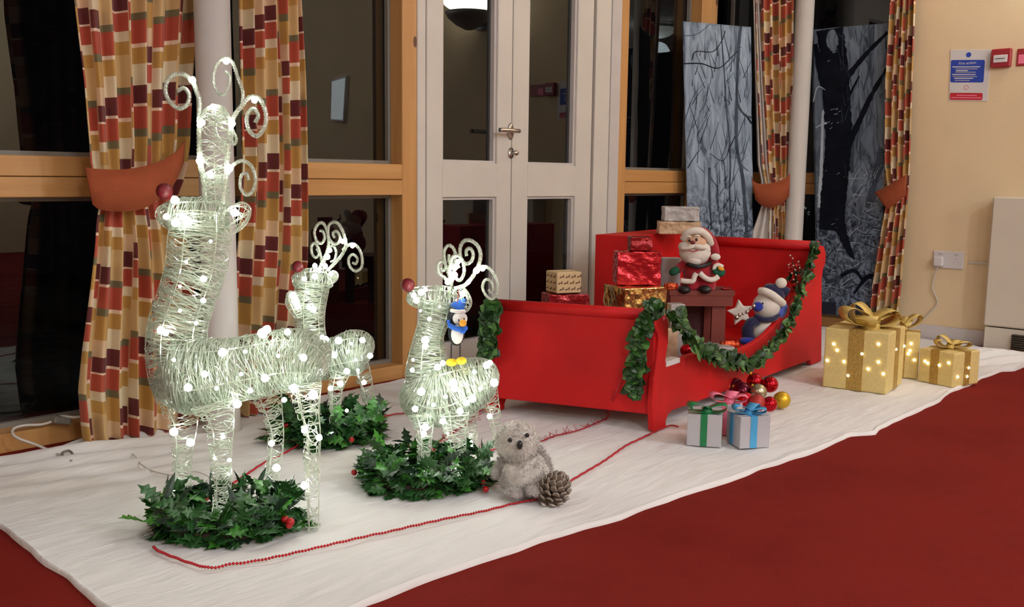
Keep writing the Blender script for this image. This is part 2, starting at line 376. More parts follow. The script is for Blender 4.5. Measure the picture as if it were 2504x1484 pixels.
    def strip(s, A, B, th=0.0, nrm=None):
        """sheet between two polylines with a thickness along nrm"""
        b = len(s.v); n = len(A)
        for k, (p, q) in enumerate(zip(A, B)):
            p, q = Vector(p), Vector(q); d = (nrm[k] if isinstance(nrm, list) else nrm) if nrm is not None else Vector((0, 0, 0)); d = Vector(d)*th
            s.v += [p, q, q+d, p+d]
        for k in range(n-1):
            for e in range(4):
                a, c = b+4*k+e, b+4*k+(e+1) % 4; s.f.append((a, c, c+4, a+4))
        s.f.append((b, b+3, b+2, b+1)); e = b+4*(n-1); s.f.append((e, e+1, e+2, e+3)); return s
    def grid(s, rows, uvs=None, back=0.0, nrm=None):
        b = len(s.v); m, n = len(rows), len(rows[0])
        for i, r in enumerate(rows):
            for j, p in enumerate(r):
                s.v.append(Vector(p))
                if uvs: s.uv[len(s.v)-1] = uvs[i][j]
        for i in range(m-1):
            for j in range(n-1): s.f.append((b+i*n+j, b+i*n+j+1, b+(i+1)*n+j+1, b+(i+1)*n+j))
        return s
    def mesh(s, name, smooth=False):
        me = bpy.data.meshes.new(name); me.from_pydata([tuple(p) for p in s.v], [], s.f)
        if s.uv:
            l = me.uv_layers.new(name='UVMap')
            for lp in me.loops: l.data[lp.index].uv = s.uv.get(lp.vertex_index, (0, 0))
        if smooth: me.polygons.foreach_set('use_smooth', [True]*len(me.polygons))
        me.update(); return me
    def build(s, name, m, parent=None, smooth=False, loc=None):
        me = s.mesh(name, smooth); me.materials.append(m)
        return link(name, me, parent, loc)
def link(name, me, parent=None, loc=None):
    o = bpy.data.objects.new(name, me); COL.objects.link(o)
    if parent:
        o.parent = parent
        # meshes are given in world space: undo the parent's placement
        if loc is None: o.matrix_parent_inverse = WM(parent).inverted()
    if loc is not None: o.location = loc
    return o
def WM(o):
    m = Matrix.LocRotScale(o.location, o.rotation_euler, o.scale)
    return (WM(o.parent) @ o.matrix_parent_inverse @ m) if o.parent else m
def tag(o, label, cat, group=None, kind=None):
    o['label'] = label; o['category'] = cat
    if group: o['group'] = group
    if kind: o['kind'] = kind
    return o
def thing(name, label, cat, loc, group=None):
    o = bpy.data.objects.new(name, None); COL.objects.link(o); o.location = loc; o.empty_display_size = .05
    return tag(o, label, cat, group)
def struct(o): o['kind'] = 'structure'; return o
def rotm(*e):
    from mathutils import Euler
    return Euler(e).to_matrix()
def inst(name, me, m4, parent):
    o = bpy.data.objects.new(name, me); COL.objects.link(o); o.parent = parent
    o.matrix_parent_inverse = WM(parent).inverted(); o.matrix_basis = m4; return o
def basis(x, y, z, p, s=1.0):
    return Matrix(((x.x*s, y.x*s, z.x*s, p.x), (x.y*s, y.y*s, z.y*s, p.y), (x.z*s, y.z*s, z.z*s, p.z), (0, 0, 0, 1)))
BM = Matrix(((RH.x, FH.x, 0), (RH.y, FH.y, 0), (0, 0, 1)))      # picture-facing upright frame (x right, y away, z up)

# ================================================================== ROOM
WYF, WXF = 2.871, 5.05          # front faces of the window wall and of the right wall
GLY = 2.962                      # glass plane of the fixed windows
XL, YB = -2.6, -4.2
struct(MB().span((XL, YB, -.08), (WXF+.3, 3.3, 0)).build('floor', M_carpet))
struct(MB().span((XL, YB, CEIL), (WXF+.3, 3.3, CEIL+.08)).build('ceiling', M_ceil))
struct(MB().span((XL-.1, YB, 0), (XL, 3.1, CEIL)).build('wall_left', M_wall))
struct(MB().span((XL, YB-.1, 0), (WXF+.3, YB, CEIL)).build('wall_front', M_wall))
WS = 1.86                         # where the right wall's window starts
struct(MB().span((WXF, YB, 0), (WXF+.2, WS, CEIL)).build('wall_right', M_wall))
mb = MB(); mb.span((XL, WYF, 2.3), (WXF+.2, WYF+.16, CEIL)); mb.span((WXF, WS, 2.3), (WXF+.2, WYF, CEIL))
struct(mb.build('wall_back', M_wall))
struct(MB().span((WXF-.018, YB, 0), (WXF, WS, .075), ).build('baseboard_right', M_skirt))

def post(x0, x1, name='trim_1', z1=2.3, y1=None):
    o = MB().span((x0, WYF, 0), (x1, y1 or GLY+.07, z1), .003).build(name, M_woodz); return struct(o)
post(2.470, 2.545, 'trim_1'); post(3.848, 3.925, 'trim_2'); post(4.579, 4.735, 'trim_3')
struct(MB().span((5.035, WYF+.04, 0), (WXF+.2, 3.05, 2.3)).build('trim_4', M_doorb))
struct(MB().span((WXF, WS-.001, 0), (WXF+.2, WS+.07, 2.3), .001).build('trim_5', M_wall))
post(-.95, -.87, 'trim_6')
def window(name, x0, x1):
    root = bpy.data.objects.new(name, None); COL.objects.link(root); root.location = (x0, WYF, 0); struct(root)
    MB().span((x0, WYF+.002, .787), (x1, GLY+.06, .845), .002).build('upper_rail', M_woodx, root)
    MB().span((x0, WYF, .727), (x1, GLY+.06, .785), .002).build('lower_rail', M_woodx, root)
    MB().span((x0, WYF, 0), (x1, GLY+.06, .056), .002).build('base_rail', M_woodx, root)
    for z0, z1, nm in ((.056, .727, 'lower'), (.845, 2.3, 'upper')):
        m = MB(); g = .014
        m.span((x0, GLY-.022, z0), (x1, GLY-.002, z0+g)); m.span((x0, GLY-.022, z1-g), (x1, GLY-.002, z1))
        m.span((x0, GLY-.022, z0+g), (x0+g, GLY-.002, z1-g)); m.span((x1-g, GLY-.022, z0+g), (x1, GLY-.002, z1-g))
        m.build('glazing_bead', M_grey, root)
        MB().grid([[(x0, GLY, z0), (x1, GLY, z0)], [(x0, GLY, z1), (x1, GLY, z1)]]).build('pane', M_glass, root)
    return root
window('window_1', -.87, 2.47); window('window_2', 3.925, 4.579); window('window_3', 4.735, 5.035); window('window_5', XL, -.95)
# window in the right wall
root = bpy.data.objects.new('window_4', None); COL.objects.link(root); root.location = (WXF, WS, 0); struct(root)
for nm, z0, z1 in (('upper_rail', .787, .845), ('lower_rail', .727, .785), ('base_rail', 0, .056)):
    MB().span((WXF, WS+.07, z0), (WXF+.15, WYF, z1), .002).build(nm, M_woody, root)
for z0, z1 in ((.056, .727), (.845, 2.3)):
    MB().grid([[(WXF+.09, WS+.07, z0), (WXF+.09, WYF+.09, z0)], [(WXF+.09, WS+.07, z1), (WXF+.09, WYF+.09, z1)]]).build('pane', M_glass, root)
# dim grass bank and paving outside
struct(MB().span((-6, 3.2, -.25), (9, 9, -.12)).build('ground', mat('dark_paving', (.06, .06, .055), .9, var=.3)))

# ---- double door
DR = bpy.data.objects.new('door_1', None); COL.objects.link(DR); DR.location = (2.6, WYF, 0); struct(DR)
MB().span((2.545, WYF-.004, 0), (2.588, WYF+.10, 2.1), .003).build('jamb', M_door, DR)
MB().span((3.664, WYF-.004, 0), (3.848, WYF+.10, 2.1), .003).build('jamb', M_door, DR)
MB().span((3.775, WYF-.012, 0), (3.848, WYF-.0045, 2.099), .002).build('jamb_stop', M_skirt, DR)
MB().span((2.545, WYF-.004, 2.1), (3.848, WYF+.10, 2.3), .003).build('header', M_door, DR)
MB().span((2.588, WYF+.03, 0), (3.664, WYF+.05, 2.1)).build('seal', M_doorb, DR).hide_render = False
def leaf(x0, x1, g0, g1):
    y0, y1 = WYF+.004, WYF+.052
    m = MB()
    m.span((x0, y0, .012), (g0, y1, 2.1), .003); m.span((g1, y0, .012), (x1, y1, 2.1), .003)
    for a, b in ((.012, .10), (.717, .857), (1.93, 2.1)): m.span((g0-.001, y0+.0005, a), (g1+.001, y1, b))
    lf = m.build('door_leaf', M_door, DR)
    for a, b in ((.10, .717), (.857, 1.93)):
        m = MB(); t = .012
        m.span((g0, y0+.012, a), (g0+t, y1-.002, b)); m.span((g1-t, y0+.012, a), (g1, y1-.002, b)); m.span((g0+t, y0+.012, a), (g1-t, y1-.002, a+t)); m.span((g0+t, y0+.012, b-t), (g1-t, y1-.002, b))
        m.build('glazing_bead', M_skirt, lf)
        MB().grid([[(g0, y0+.034, a), (g1, y0+.034, a)], [(g0, y0+.034, b), (g1, y0+.034, b)]]).build('pane', M_glass, lf)
    return lf
# the seal panel must not block the panes: keep it to thin strips
bpy.data.objects.remove(bpy.data.objects['seal'])
for a, b in ((2.588, 2.599), (3.651, 3.664)): MB().span((a, WYF+.02, 0), (b, WYF+.05, 2.1)).build('seal', M_doorb, DR)
MB().span((3.0945, WYF+.01, 0), (3.099, WYF+.05, 2.1)).build('seal', M_doorb, DR)
L1 = leaf(2.599, 3.0945, 2.687, 3.004); L2 = leaf(3.099, 3.651, 3.203, 3.537)
MB().span((2.588, WYF-.002, 0), (3.664, WYF+.06, .012)).build('threshold', M_steel, DR)
m = MB(); hx, hz, yf = 3.083, .997, WYF+.004
Mr = rotm(PI/2, 0, 0)
m.lathe([(.0, -.001), (.017, 0), (.017, .007), (.014, .009), (0, .009)], (0, 0, 0), 18, Matrix.Diagonal((1, 1, 1)).to_3x3())
m.v = [Vector((hx+p.x, yf-p.z, hz+p.y*2.1)) for p in m.v]
for i, f in enumerate(m.f): m.f[i] = tuple(reversed(f))
m.tube([(hx, yf-.008, hz), (hx, yf-.05, hz)], .009, 12)
m.tube(catmull([(hx+.004, yf-.05, hz), (hx-.03, yf-.055, hz), (hx-.08, yf-.055, hz+.001), (hx-.118, yf-.052, hz)], 5), .0095, 12)
m.build('lever_handle', M_steel, L1, True)
m = MB(); m.lathe([(0, -.001), (.016, 0), (.016, .006), (0, .006)], (0, 0, 0), 16); m.v = [Vector((hx+.004+p.x, yf-p.z, .905+p.y*1.5)) for p in m.v]
m.tube([(hx+.006, yf-.004, .905), (hx+.006, yf-.024, .905)], .006, 8); m.ball((hx+.008, yf-.03, .905), (.015, .009, .012), 12, 8)
m.build('thumb_turn', M_steel, L1, True)

# ---- white round columns
def column(name, c, r, lab):
    o = MB().lathe([(r+.004, 0), (r+.004, .008), (r, .01), (r, CEIL)], c, 28).build(name, M_col, None, True); struct(o); return o
pa, pb = AT(479, 150, 2.86), AT(565, 150, 2.86); c = (pa+pb)/2; CA = Vector((c.x, c.y, 0)); column('trim_7', CA, (pa-pb).length/2, '')
pa, pb = AT(1939, 150, 5.12), AT(1984, 150, 5.12); c = (pa+pb)/2; CB = Vector((c.x, c.y, 0)); column('trim_8', CB, (pa-pb).length/2, '')

# ---- things on the right wall
def on_wall(y0, y1, z0, z1, t, x=WXF): return MB().span((x-t, y0, z0), (x, y1, z1), min(.002, t/3))
ht = thing('wall_heater', 'cream metal wall heater with dark louvre grille low at the right edge of the picture', 'heater', (4.93, 1.1, 0))
MB().span((4.93, .62, .118), (5.048, 1.45, .737), .006).build('casing', M_heater, ht)
MB().span((4.936, .62, .0), (5.03, 1.445, .112), .003).build('plinth', M_heater, ht)
MB().span((4.924, .72, .018), (4.94, 1.318, .09)).build('grille_backing', M_black, ht)
for k in range(7):
    z = .022+k*.0105
    MB().box((4.924, 1.019, z), (.012, .592, .0035), rotm(0, .5, 0)).build('louvre', M_darkm, ht)
# double socket with plug and lead
so = thing('double_socket', 'white double wall socket with a plug in its left half', 'socket', (WXF, 1.67, .415))
on_wall(1.598, 1.744, .372, .458, .010).build('faceplate', M_plast, so)
for yy in (1.708, 1.632):
    on_wall(yy-.010, yy+.010, .441, .451, .014).build('switch', M_skirt, so)
for dy, dz in ((0, .019), (.012, .002), (-.012, .002)): on_wall(1.632+dy-.003, 1.632+dy+.003, .402+dz-.003, .402+dz+.003, .0105).build('pin_hole', M_black, so)
on_wall(1.45, 1.575, .402, .416, .008).build('cable_trunking', M_heater, so)
pl = thing('mains_plug', 'white plug in the left half of the wall socket, pale lead hanging down', 'plug', (WXF-.01, 1.712, .40))
MB().box((WXF-.024, 1.712, .405), (.028, .048, .05), None, .006).build('plug_body', M_plast, pl)
MB().tube(catmull([(WXF-.03, 1.712, .385), WX(2284, 680, WXF-.012), WX(2281, 705, WXF-.012), WX(2292, 740, WXF-.008), WX(2272, 765, WXF-.01), WX(2240, 797, WXF-.014)], 6), .0032, 6).build('lead', M_cable, pl, True)
# safety notice: white board, blue panel, red bar and small lettering
def wr(P0, dy, dz): return Vector((P0[0], P0[1]-dy, P0[2]+dz))
nb = thing('safety_notice', 'white fire action notice with blue upper panel and red lower bar on the cream wall', 'sign', (WXF, 1.65, 1.31))
NA = WX(2325, 122, WXF); NB = WX(2424, 121, WXF); NC = WX(2321, 246, WXF); ND = WX(2415, 247, WXF)
def nquad(u0, v0, u1, v1, n=1): # bilinear inside the notice, v down
    def q(u, v): return NA.lerp(NB, u).lerp(NC.lerp(ND, u), v)
    return q(u0, v0), q(u1, v0), q(u1, v1), q(u0, v1)
XN = Vector((-1, 0, 0))
def plate(name, q, t0, t, m, par, rad=0.0):
    pts = [p+XN*t0 for p in q]
    if rad:
        out = []; n = len(pts)
        for i in range(n):
            p, a, b = pts[i], pts[i-1], pts[(i+1) % n]; da = (a-p).normalized()*rad; db = (b-p).normalized()*rad
            for k in range(4):
                s = k/3; out.append(p+da*(1-s)**2+db*s**2)
        pts = out
    return MB().prism(pts, XN*t).build(name, m, par)
plate('board', nquad(0, 0, 1, 1), .0, .003, M_plast, nb)
plate('blue_panel', nquad(.02, .20, .87, .64), .003, .0006, M_sblue, nb, .008)
plate('red_bar', nquad(.02, .845, .87, .985), .003, .0006, M_sredn, nb, .008)
def disc(name, c, r, t0, m, par, ri=0):
    ctr = c+XN*t0
    if ri: MB().tube([ctr+Vector((0, math.cos(a)*(r+ri)/2, math.sin(a)*(r+ri)/2)) for a in [2*PI*k/24 for k in range(24)]], (r-ri)/2, 5, closed=True).build(name, m, par)
    else: MB().prism([ctr+Vector((0, math.cos(2*PI*k/20)*r, math.sin(2*PI*k/20)*r)) for k in range(20)], XN*.0006).build(name, m, par)
disc('blue_symbol', nquad(.46, .10, .5, .1)[0], .012, .003, M_sblue, nb)
disc('red_symbol', nquad(.44, .74, .5, .1)[0], .011, .003, M_sredn, nb, .009)
def wtext(s, u, v, size, par, m, al='CENTER'):
    c = bpy.data.curves.new('t', 'FONT'); c.body = s; c.size = size; c.align_x = al; c.extrude = .0003
    o = bpy.data.objects.new('t', c); COL.objects.link(o); dg = bpy.context.evaluated_depsgraph_get()
    me = bpy.data.meshes.new_from_object(o.evaluated_get(dg)); bpy.data.objects.remove(o)
    p = nquad(u, v, 1, 1)[0]+XN*.0042; M = Matrix(((0, 0, -1), (-1, 0, 0), (0, 1, 0))).to_4x4(); M.translation = p
    me.transform(M); me.materials.append(m); link('lettering', me, par)
wtext('Fire action', .44, .285, .019, nb, M_plast)
# the smaller lines are unreadable in the photograph: plain strokes
for k, (v, a, b) in enumerate([(.335, .06, .76), (.375, .14, .70), (.41, .16, .46), (.44, .14, .66), (.485, .06, .66), (.525, .08, .70), (.56, .12, .60), (.60, .14, .52)]):
    plate('text_line', nquad(a, v-.009, b, v+.009), .0036, .0003, M_silv if k % 2 else M_plast, nb)
for v, a, b in ((.895, .2, .72), (.94, .06, .84)): plate('text_line', nquad(a, v-.010, b, v+.010), .0036, .0003, M_rpink, nb)
cp = thing('fire_call_point', 'square red fire alarm call point with a white window beside the notice', 'alarm', (WXF, 1.49, 1.39))
MB().span((WXF-.03, 1.447, 1.35), (WXF, 1.535, 1.437), .004).build('housing', M_call, cp)
MB().span((WXF-.034, 1.460, 1.372), (WXF-.029, 1.522, 1.407), .002).build('white_window', M_plast, cp)
MB().span((WXF-.0355, 1.470, 1.389), (WXF-.0338, 1.512, 1.3915)).build('black_line', M_black, cp)
s2 = thing('small_red_sign', 'small red and white sign cut off by the right edge, beside the alarm call point', 'sign', (WXF, 1.37, 1.39))
MB().span((WXF-.006, 1.30, 1.352), (WXF, 1.426, 1.432), .001).build('plate', M_call, s2)
MB().span((WXF-.007, 1.372, 1.363), (WXF-.0055, 1.418, 1.405)).build('white_patch', M_rpink, s2)

# ---- wall light seen mirrored in the door glass
wlp = thing('wall_uplighter', 'bowl shaped wall light with bright diffuser, out of frame, mirrored in the door glass', 'lamp', (WXF, .88, 2.0))
MB().lathe([(.03, -.13), (.09, -.10), (.15, -.05), (.17, -.012), (.165, -.01), (.13, -.03), (.02, -.09)], (WXF-.19, .88, 1.95), 24).build('bowl', M_lampw, wlp, True)
MB().ball((WXF-.19, .88, 2.01), (.20, .17, .075), 20, 10).build('diffuser', M_lamp, wlp, True)
MB().span((WXF-.05, .80, 1.84), (WXF, .96, 1.96), .004).build('wall_plate', M_lampw, wlp)
# ---- ceiling fixtures added out of frame to go with the fill lamps
for i, (x, y, p) in enumerate(FILL_LAMPS):
    cl = thing('added_ceiling_light', ['added unseen round ceiling light nearest the reindeer', 'added unseen round ceiling light in the middle of the room', 'added unseen round ceiling light nearest the left window', 'added unseen round ceiling light at the back left of the room', 'added unseen round ceiling light at the back right of the room'][i], 'lamp', (x, y, CEIL), 'added ceiling lights')
    MB().lathe([(.20, 0), (.20, .03), (.02, .04)], (x, y, CEIL-.04), 24).build('housing', M_plast, cl, True)
    MB().ball((x, y, CEIL-.05), (.19, .19, .11), 24, 12).build('diffuser', M_panel, cl, True)

# ================================================================== WHITE CLOTH on the floor
near = [(-700, 1010), (-300, 1150), (0, 1292), (60, 1342), (75, 1352), (110, 1385), (165, 1418), (200, 1450), (240, 1484), (330, 1560), (520, 1620), (700, 1570), (890, 1486), (1000, 1441), (1090, 1408), (1170, 1382), (1350, 1320), (1430, 1296), (1520, 1270), (1610, 1236), (1700, 1205), (1780, 1182), (1860, 1150), (1930, 1128), (1995, 1108), (2030, 1092), (2075, 1068), (2140, 1064), (2152, 1050), (2230, 1016), (2300, 982), (2322, 962), (2370, 944), (2400, 926), (2425, 918), (2450, 909), (2480, 908), (2504, 898), (2600, 880)]
far = [(-.4, 2.80), (.6, 2.80), (1.3, 2.80), (2.0, 2.83), (2.6, 2.84), (3.3, 2.84), (4.0, 2.85), (4.6, 2.85), (5.01, 2.84), (5.02, 2.3), (5.02, 1.9), (5.00, 1.5), (4.88, 1.42), (4.86, 1.25)]
NP = [FL(*p) for p in near]; FP = [Vector((x, y, 0)) for x, y in far]
def resample(P, n):
    d = [0]
    for a, b in zip(P, P[1:]): d.append(d[-1]+(b-a).length)
    out = []; k = 0
    for i in range(n):
        t = d[-1]*i/(n-1)
        while k < len(d)-2 and d[k+1] < t: k += 1
        out.append(P[k].lerp(P[k+1], (t-d[k])/max(1e-9, d[k+1]-d[k])))
    return out
from mathutils import noise as NZ
n1, n2 = 300, 150
A = resample(NP, n1); B = resample(FP, n1); rows = []
def cloth_h(p, e):
    h = .0055 + .004*NZ.noise(Vector((p.x*4, p.y*4, 3))) + .0028*NZ.noise(Vector((p.x*10+p.y*6, p.y*26-p.x*7, 9)))
    # heaped folds by the heater
    q = FL(2440, 882); d = (Vector((p.x, p.y, 0))-q).length
    if d < .38: h += (1-d/.38)**1.2*(.028+.022*math.sin(p.x*30+p.y*52))
    q = Vector((1.15, 2.72, 0)); d = (Vector((p.x, p.y, 0))-q).length
    if d < .5: h += (1-d/.5)*.012*(1+math.sin(p.y*60+p.x*18))
    return max(.003, h)
for i in range(n1):
    r = []
    for j in range(n2):
        t = (j/(n2-1))**1.25; p = A[i].lerp(B[i], t)
        if j == 0: z = -.001
        elif j == 1: z = .006+.004*NZ.noise(Vector((p.x*9, p.y*9, 1))); p = A[i].lerp(B[i], .0006)
        else: z = cloth_h(p, t)+ (.006 if j < 4 else 0)
        jit = .006*NZ.noise(Vector((p.x*12, p.y*12, 5))) if j < 3 else 0
        r.append(Vector((p.x+jit, p.y+jit, z)))
    rows.append(r)
tag(MB().grid(list(zip(*rows))).build('floor_cloth', M_cloth, None, True), 'large white cotton sheet spread over the red carpet under the whole display', 'cloth')
GZ = .009   # things on the cloth stand here

# ================================================================== CURTAINS
def pw(rows, y):
    if y <= rows[0][0]: return rows[0][1:]
    for a, b in zip(rows, rows[1:]):
        if y <= b[0]:
            t = (y-a[0])/(b[0]-a[0]); return [a[k]+(b[k]-a[k])*t for k in range(1, len(a))]
    return rows[-1][1:]
def drape(name, label, rows, proj, nrm, y1, nf, amp, ncol, seed, group, lining=None, tiey=None):
    rr = random.Random(seed); ph = [rr.uniform(0, 6.28) for _ in range(4)]
    ytop = 742-(2.27-proj(rows[0][1], rows[0][0]).z)*FPX/((proj(rows[0][1], rows[0][0])-CP).dot(cf))-742+rows[0][0]
    rows = [(ytop-12, rows[0][1]-(rows[1][1]-rows[0][1])*.3, rows[0][2])]+rows
    ny, nx = 120, nf*14; G = []; UV = []
    y0 = rows[0][0]
    base = proj(rows[0][1], y1)
    for i in range(ny):
        y = y0+(y1-y0)*i/(ny-1); xl, xr = pw(rows, y); L_ = proj(xl, y); R_ = proj(xr, y); wdt = (R_-L_); r = []; uu = []
        zc = (L_.z+R_.z)/2
        wl_ = wdt.length
        for j in range(nx):
            s = j/(nx-1); ang = 2*PI*nf*s+ph[0]+.7*math.sin(zc*2.2+ph[1])+.5*math.sin(s*5+ph[2])
            A_ = amp*min(1, .55+.45*math.sin(s*7+ph[3])**2)
            if tiey: k = min(1, abs(y-tiey)/120); A_ *= .35+.65*k
            off = A_*(math.sin(ang)+.3*math.sin(2*ang+1))
            lat = .28*A_*math.cos(ang) if 0 < j < nx-1 else 0
            p = L_.lerp(R_, s)+nrm*(off+amp)+wdt.normalized()*lat
            p.z = max(p.z, .012) if base.z < .2 else p.z
            r.append(p); uu.append((s*ncol+seed*.37, zc+.0*s))
        G.append(r); UV.append(uu)
    root = thing(name, label, 'curtain', ((G[-1][0]+G[-1][-1])/2), group)
    # fabric drawn on both faces, a few millimetres thick
    m = MB().grid(G, UV); o = m.build('fabric', M_curt, root, True)
    sm = o.modifiers.new('thick', 'SOLIDIFY'); sm.thickness = .0025; sm.offset = 0
    return root, G
pA = lambda x, y: WY(x, y, 2.76)
NYm = Vector((0, -1, 0)); NXm = Vector((-1, 0, 0))
cA, _ = drape('curtain', 'leftmost patchwork curtain with a terracotta tieback, left of the first white column', [(-60, 160, 470), (0, 163, 468), (100, 175, 460), (200, 188, 452), (300, 196, 448), (400, 205, 443), (450, 217, 432), (495, 230, 415), (540, 220, 432), (620, 213, 445), (700, 205, 455), (850, 188, 470), (950, 180, 478), (1050, 190, 470), (1103, 200, 462)], pA, NYm, 1108, 7, .026, 5.6, 1, 'patchwork curtains', tiey=470)
cB, _ = drape('curtain', 'patchwork curtain without a tieback, between the first white column and the dark window', [(-60, 566, 727), (0, 568, 728), (200, 572, 735), (400, 577, 738), (560, 568, 741), (640, 562, 741), (700, 560, 735), (850, 558, 728), (1000, 558, 705), (1066, 560, 690)], pA, NYm, 1066, 6, .026, 4.4, 2, 'patchwork curtains')
pC = lambda x, y: PLN(x, y, Vector((4.86, 2.52, 0)), Vector((-.80, -.60, 0)))
NC_ = Vector((-.8, -.6, 0))
cC, _ = drape('curtain', 'patchwork curtain with pale lining and tieback beside the second white column', [(-60, 1846, 1938), (0, 1847, 1938), (200, 1850, 1936), (400, 1862, 1932), (440, 1868, 1928), (490, 1882, 1922), (520, 1880, 1925), (600, 1876, 1928), (760, 1870, 1930)], pC, NC_, 800, 5, .022, 4.2, 3, 'patchwork curtains', tiey=470)
pD = lambda x, y: WX(x, y, 4.98)
cD, _ = drape('curtain', 'narrow patchwork curtain with a tieback in the corner by the cream wall', [(-60, 2185, 2243), (0, 2184, 2242), (200, 2172, 2236), (400, 2170, 2231), (460, 2175, 2227), (500, 2172, 2224), (600, 2156, 2217), (700, 2140, 2210), (778, 2133, 2200), (808, 2132, 2198)], pD, NXm, 812, 4, .022, 4.0, 4, 'patchwork curtains', tiey=470)
# pale lining of the corner curtain
def sheet(rows, proj, nrm, nf, amp, y1, name, m, par):
    G = []; y0 = rows[0][0]
    for i in range(40):
        y = y0+(y1-y0)*i/39; xl, xr = pw(rows, y); a, b = proj(xl, y), proj(xr, y)
        G.append([a.lerp(b, j/40)+nrm*(amp*(1+math.sin(2*PI*nf*j/40+.6*math.sin(a.z*4)))) for j in range(41)])
    o = MB().grid(G).build(name, m, par, True); s = o.modifiers.new('thick', 'SOLIDIFY'); s.thickness = .002; return o
sheet([(-60, 1840, 1852), (200, 1846, 1866), (400, 1852, 1880), (440, 1860, 1884), (500, 1862, 1890), (540, 1848, 1895), (600, 1826, 1900), (700, 1816, 1905)], pC, NC_, 3, .012, 720, 'lining', M_lin, cC)
def band(up, lo, proj, nrm, bulge, par, n=18):
    def rs(P, k): 
        P = catmull([Vector((x, y, 0)) for x, y in P], 8); return resample(P, k)
    U, L_ = rs(up, n), rs(lo, n); A_, B_, N_ = [], [], []
    for i in range(n):
        t = i/(n-1); o = nrm*(bulge*math.sin(PI*min(1, t*.9+.05))**.6)
        A_.append(proj(U[i].x, U[i].y)+o); B_.append(proj(L_[i].x, L_[i].y)+o); N_.append(nrm)
    MB().strip(A_, B_, .004, N_).build('tieback', M_band, par, True)
pA2 = lambda x, y: WY(x, y, 2.70)
band([(203, 408), (230, 413), (300, 413), (370, 398), (420, 372), (447, 343)], [(222, 500), (240, 513), (300, 516), (350, 503), (410, 455), (444, 398)], pA2, NYm, .03, cA)
pC2 = lambda x, y: PLN(x, y, Vector((4.80, 2.475, 0)), Vector((-.80, -.60, 0)))
band([(1836, 430), (1845, 446), (1870, 449), (1895, 445), (1915, 437), (1931, 424)], [(1846, 488), (1860, 502), (1882, 507), (1905, 500), (1920, 488), (1929, 480)], pC2, NC_, .03, cC)
pD2 = lambda x, y: WX(x, y, 4.925)
band([(2140, 470), (2165, 459), (2190, 445), (2218, 426)], [(2170, 512), (2178, 508), (2198, 494), (2217, 477)], pD2, NXm, .012, cD)

def track(pts): struct(MB().tube(pts, .012, 8).build('trim_9', M_plast, None, True))
track([(.8, 2.74, 2.29), (2.4, 2.74, 2.29)]); track([(4.97, 1.8, 2.29), (4.97, 2.3, 2.29), (4.80, 2.66, 2.29)])
# ================================================================== WINTER POSTERS
def poster(label, q, m, back, group, strokes, nrm):
    root = thing('winter_poster', label, 'poster', (q[2]+q[3])/2, group)
    n = 24; G = []; UV = []
    for i in range(n*3):
        v = i/(n*3-1); r = []; uu = []
        for j in range(n):
            u = j/(n-1); p = q[0].lerp(q[1], u).lerp(q[3].lerp(q[2], u), v)
            w_ = .006*NZ.noise(Vector((u*3, v*9, back)))+.004*math.sin(u*5+v*6)*math.sin(PI*u)
            r.append(p+nrm*w_); uu.append((u, 1-v))
        G.append(r); UV.append(uu)
    o = MB().grid(G, UV).build('sheet', m, root, True); s = o.modifiers.new('thick', 'SOLIDIFY'); s.thickness = .002; s.offset = -1
    def pt(u, v):
        w_ = .006*NZ.noise(Vector((u*3, v*9, back)))+.004*math.sin(u*5+v*6)*math.sin(PI*u)
        return q[0].lerp(q[1], u).lerp(q[3].lerp(q[2], u), v)+nrm*(w_+.0042)
    by = {}
    for mm, P, wd in strokes:
        by.setdefault(mm, MB()); P = [Vector((a, b, 0)) for a, b in P]; C = catmull(P, 14 if len(P) > 3 else 8); k = len(C); up, lo = [], []; wf = .27 if wd[0] > .1 else .52
        asp = .27
        for i in range(k):
            t = (C[min(i+1, k-1)]-C[max(i-1, 0)]); t = Vector((t.x*asp, t.y, 0)).normalized(); nn = Vector((-t.y/asp, t.x, 0))
            w0 = (wd[0]+(wd[1]-wd[0])*i/(k-1))*wf; w0 *= .5*(1+(.35 if w0 < .05 else .14)*NZ.noise(Vector((i*.55, w0*30, 1))))
            a, b = C[i]+nn*w0, C[i]-nn*w0
            a.x = min(1, max(0, a.x)); b.x = min(1, max(0, b.x)); a.y = min(1, max(0, a.y)); b.y = min(1, max(0, b.y))
            up.append(pt(a.x, a.y)); lo.append(pt(b.x, b.y))
        by[mm].strip(up, lo, .0004, nrm)
    for mm, b in by.items(): b.build({'d': 'printed_trunk', 'g': 'printed_branch', 's': 'printed_snow', 'n': 'printed_night'}[mm], {'d': M_pdark, 'g': M_pgrey, 's': M_psnow, 'n': M_pnavy}[mm], root)['kind'] = 'stuff'
    return root
P1n = Vector((-.45, -.893, 0)); P10 = Vector((4.50, 2.74, 0))
pp = lambda x, y: PLN(x, y, P10, P1n)
rs = random.Random(11)
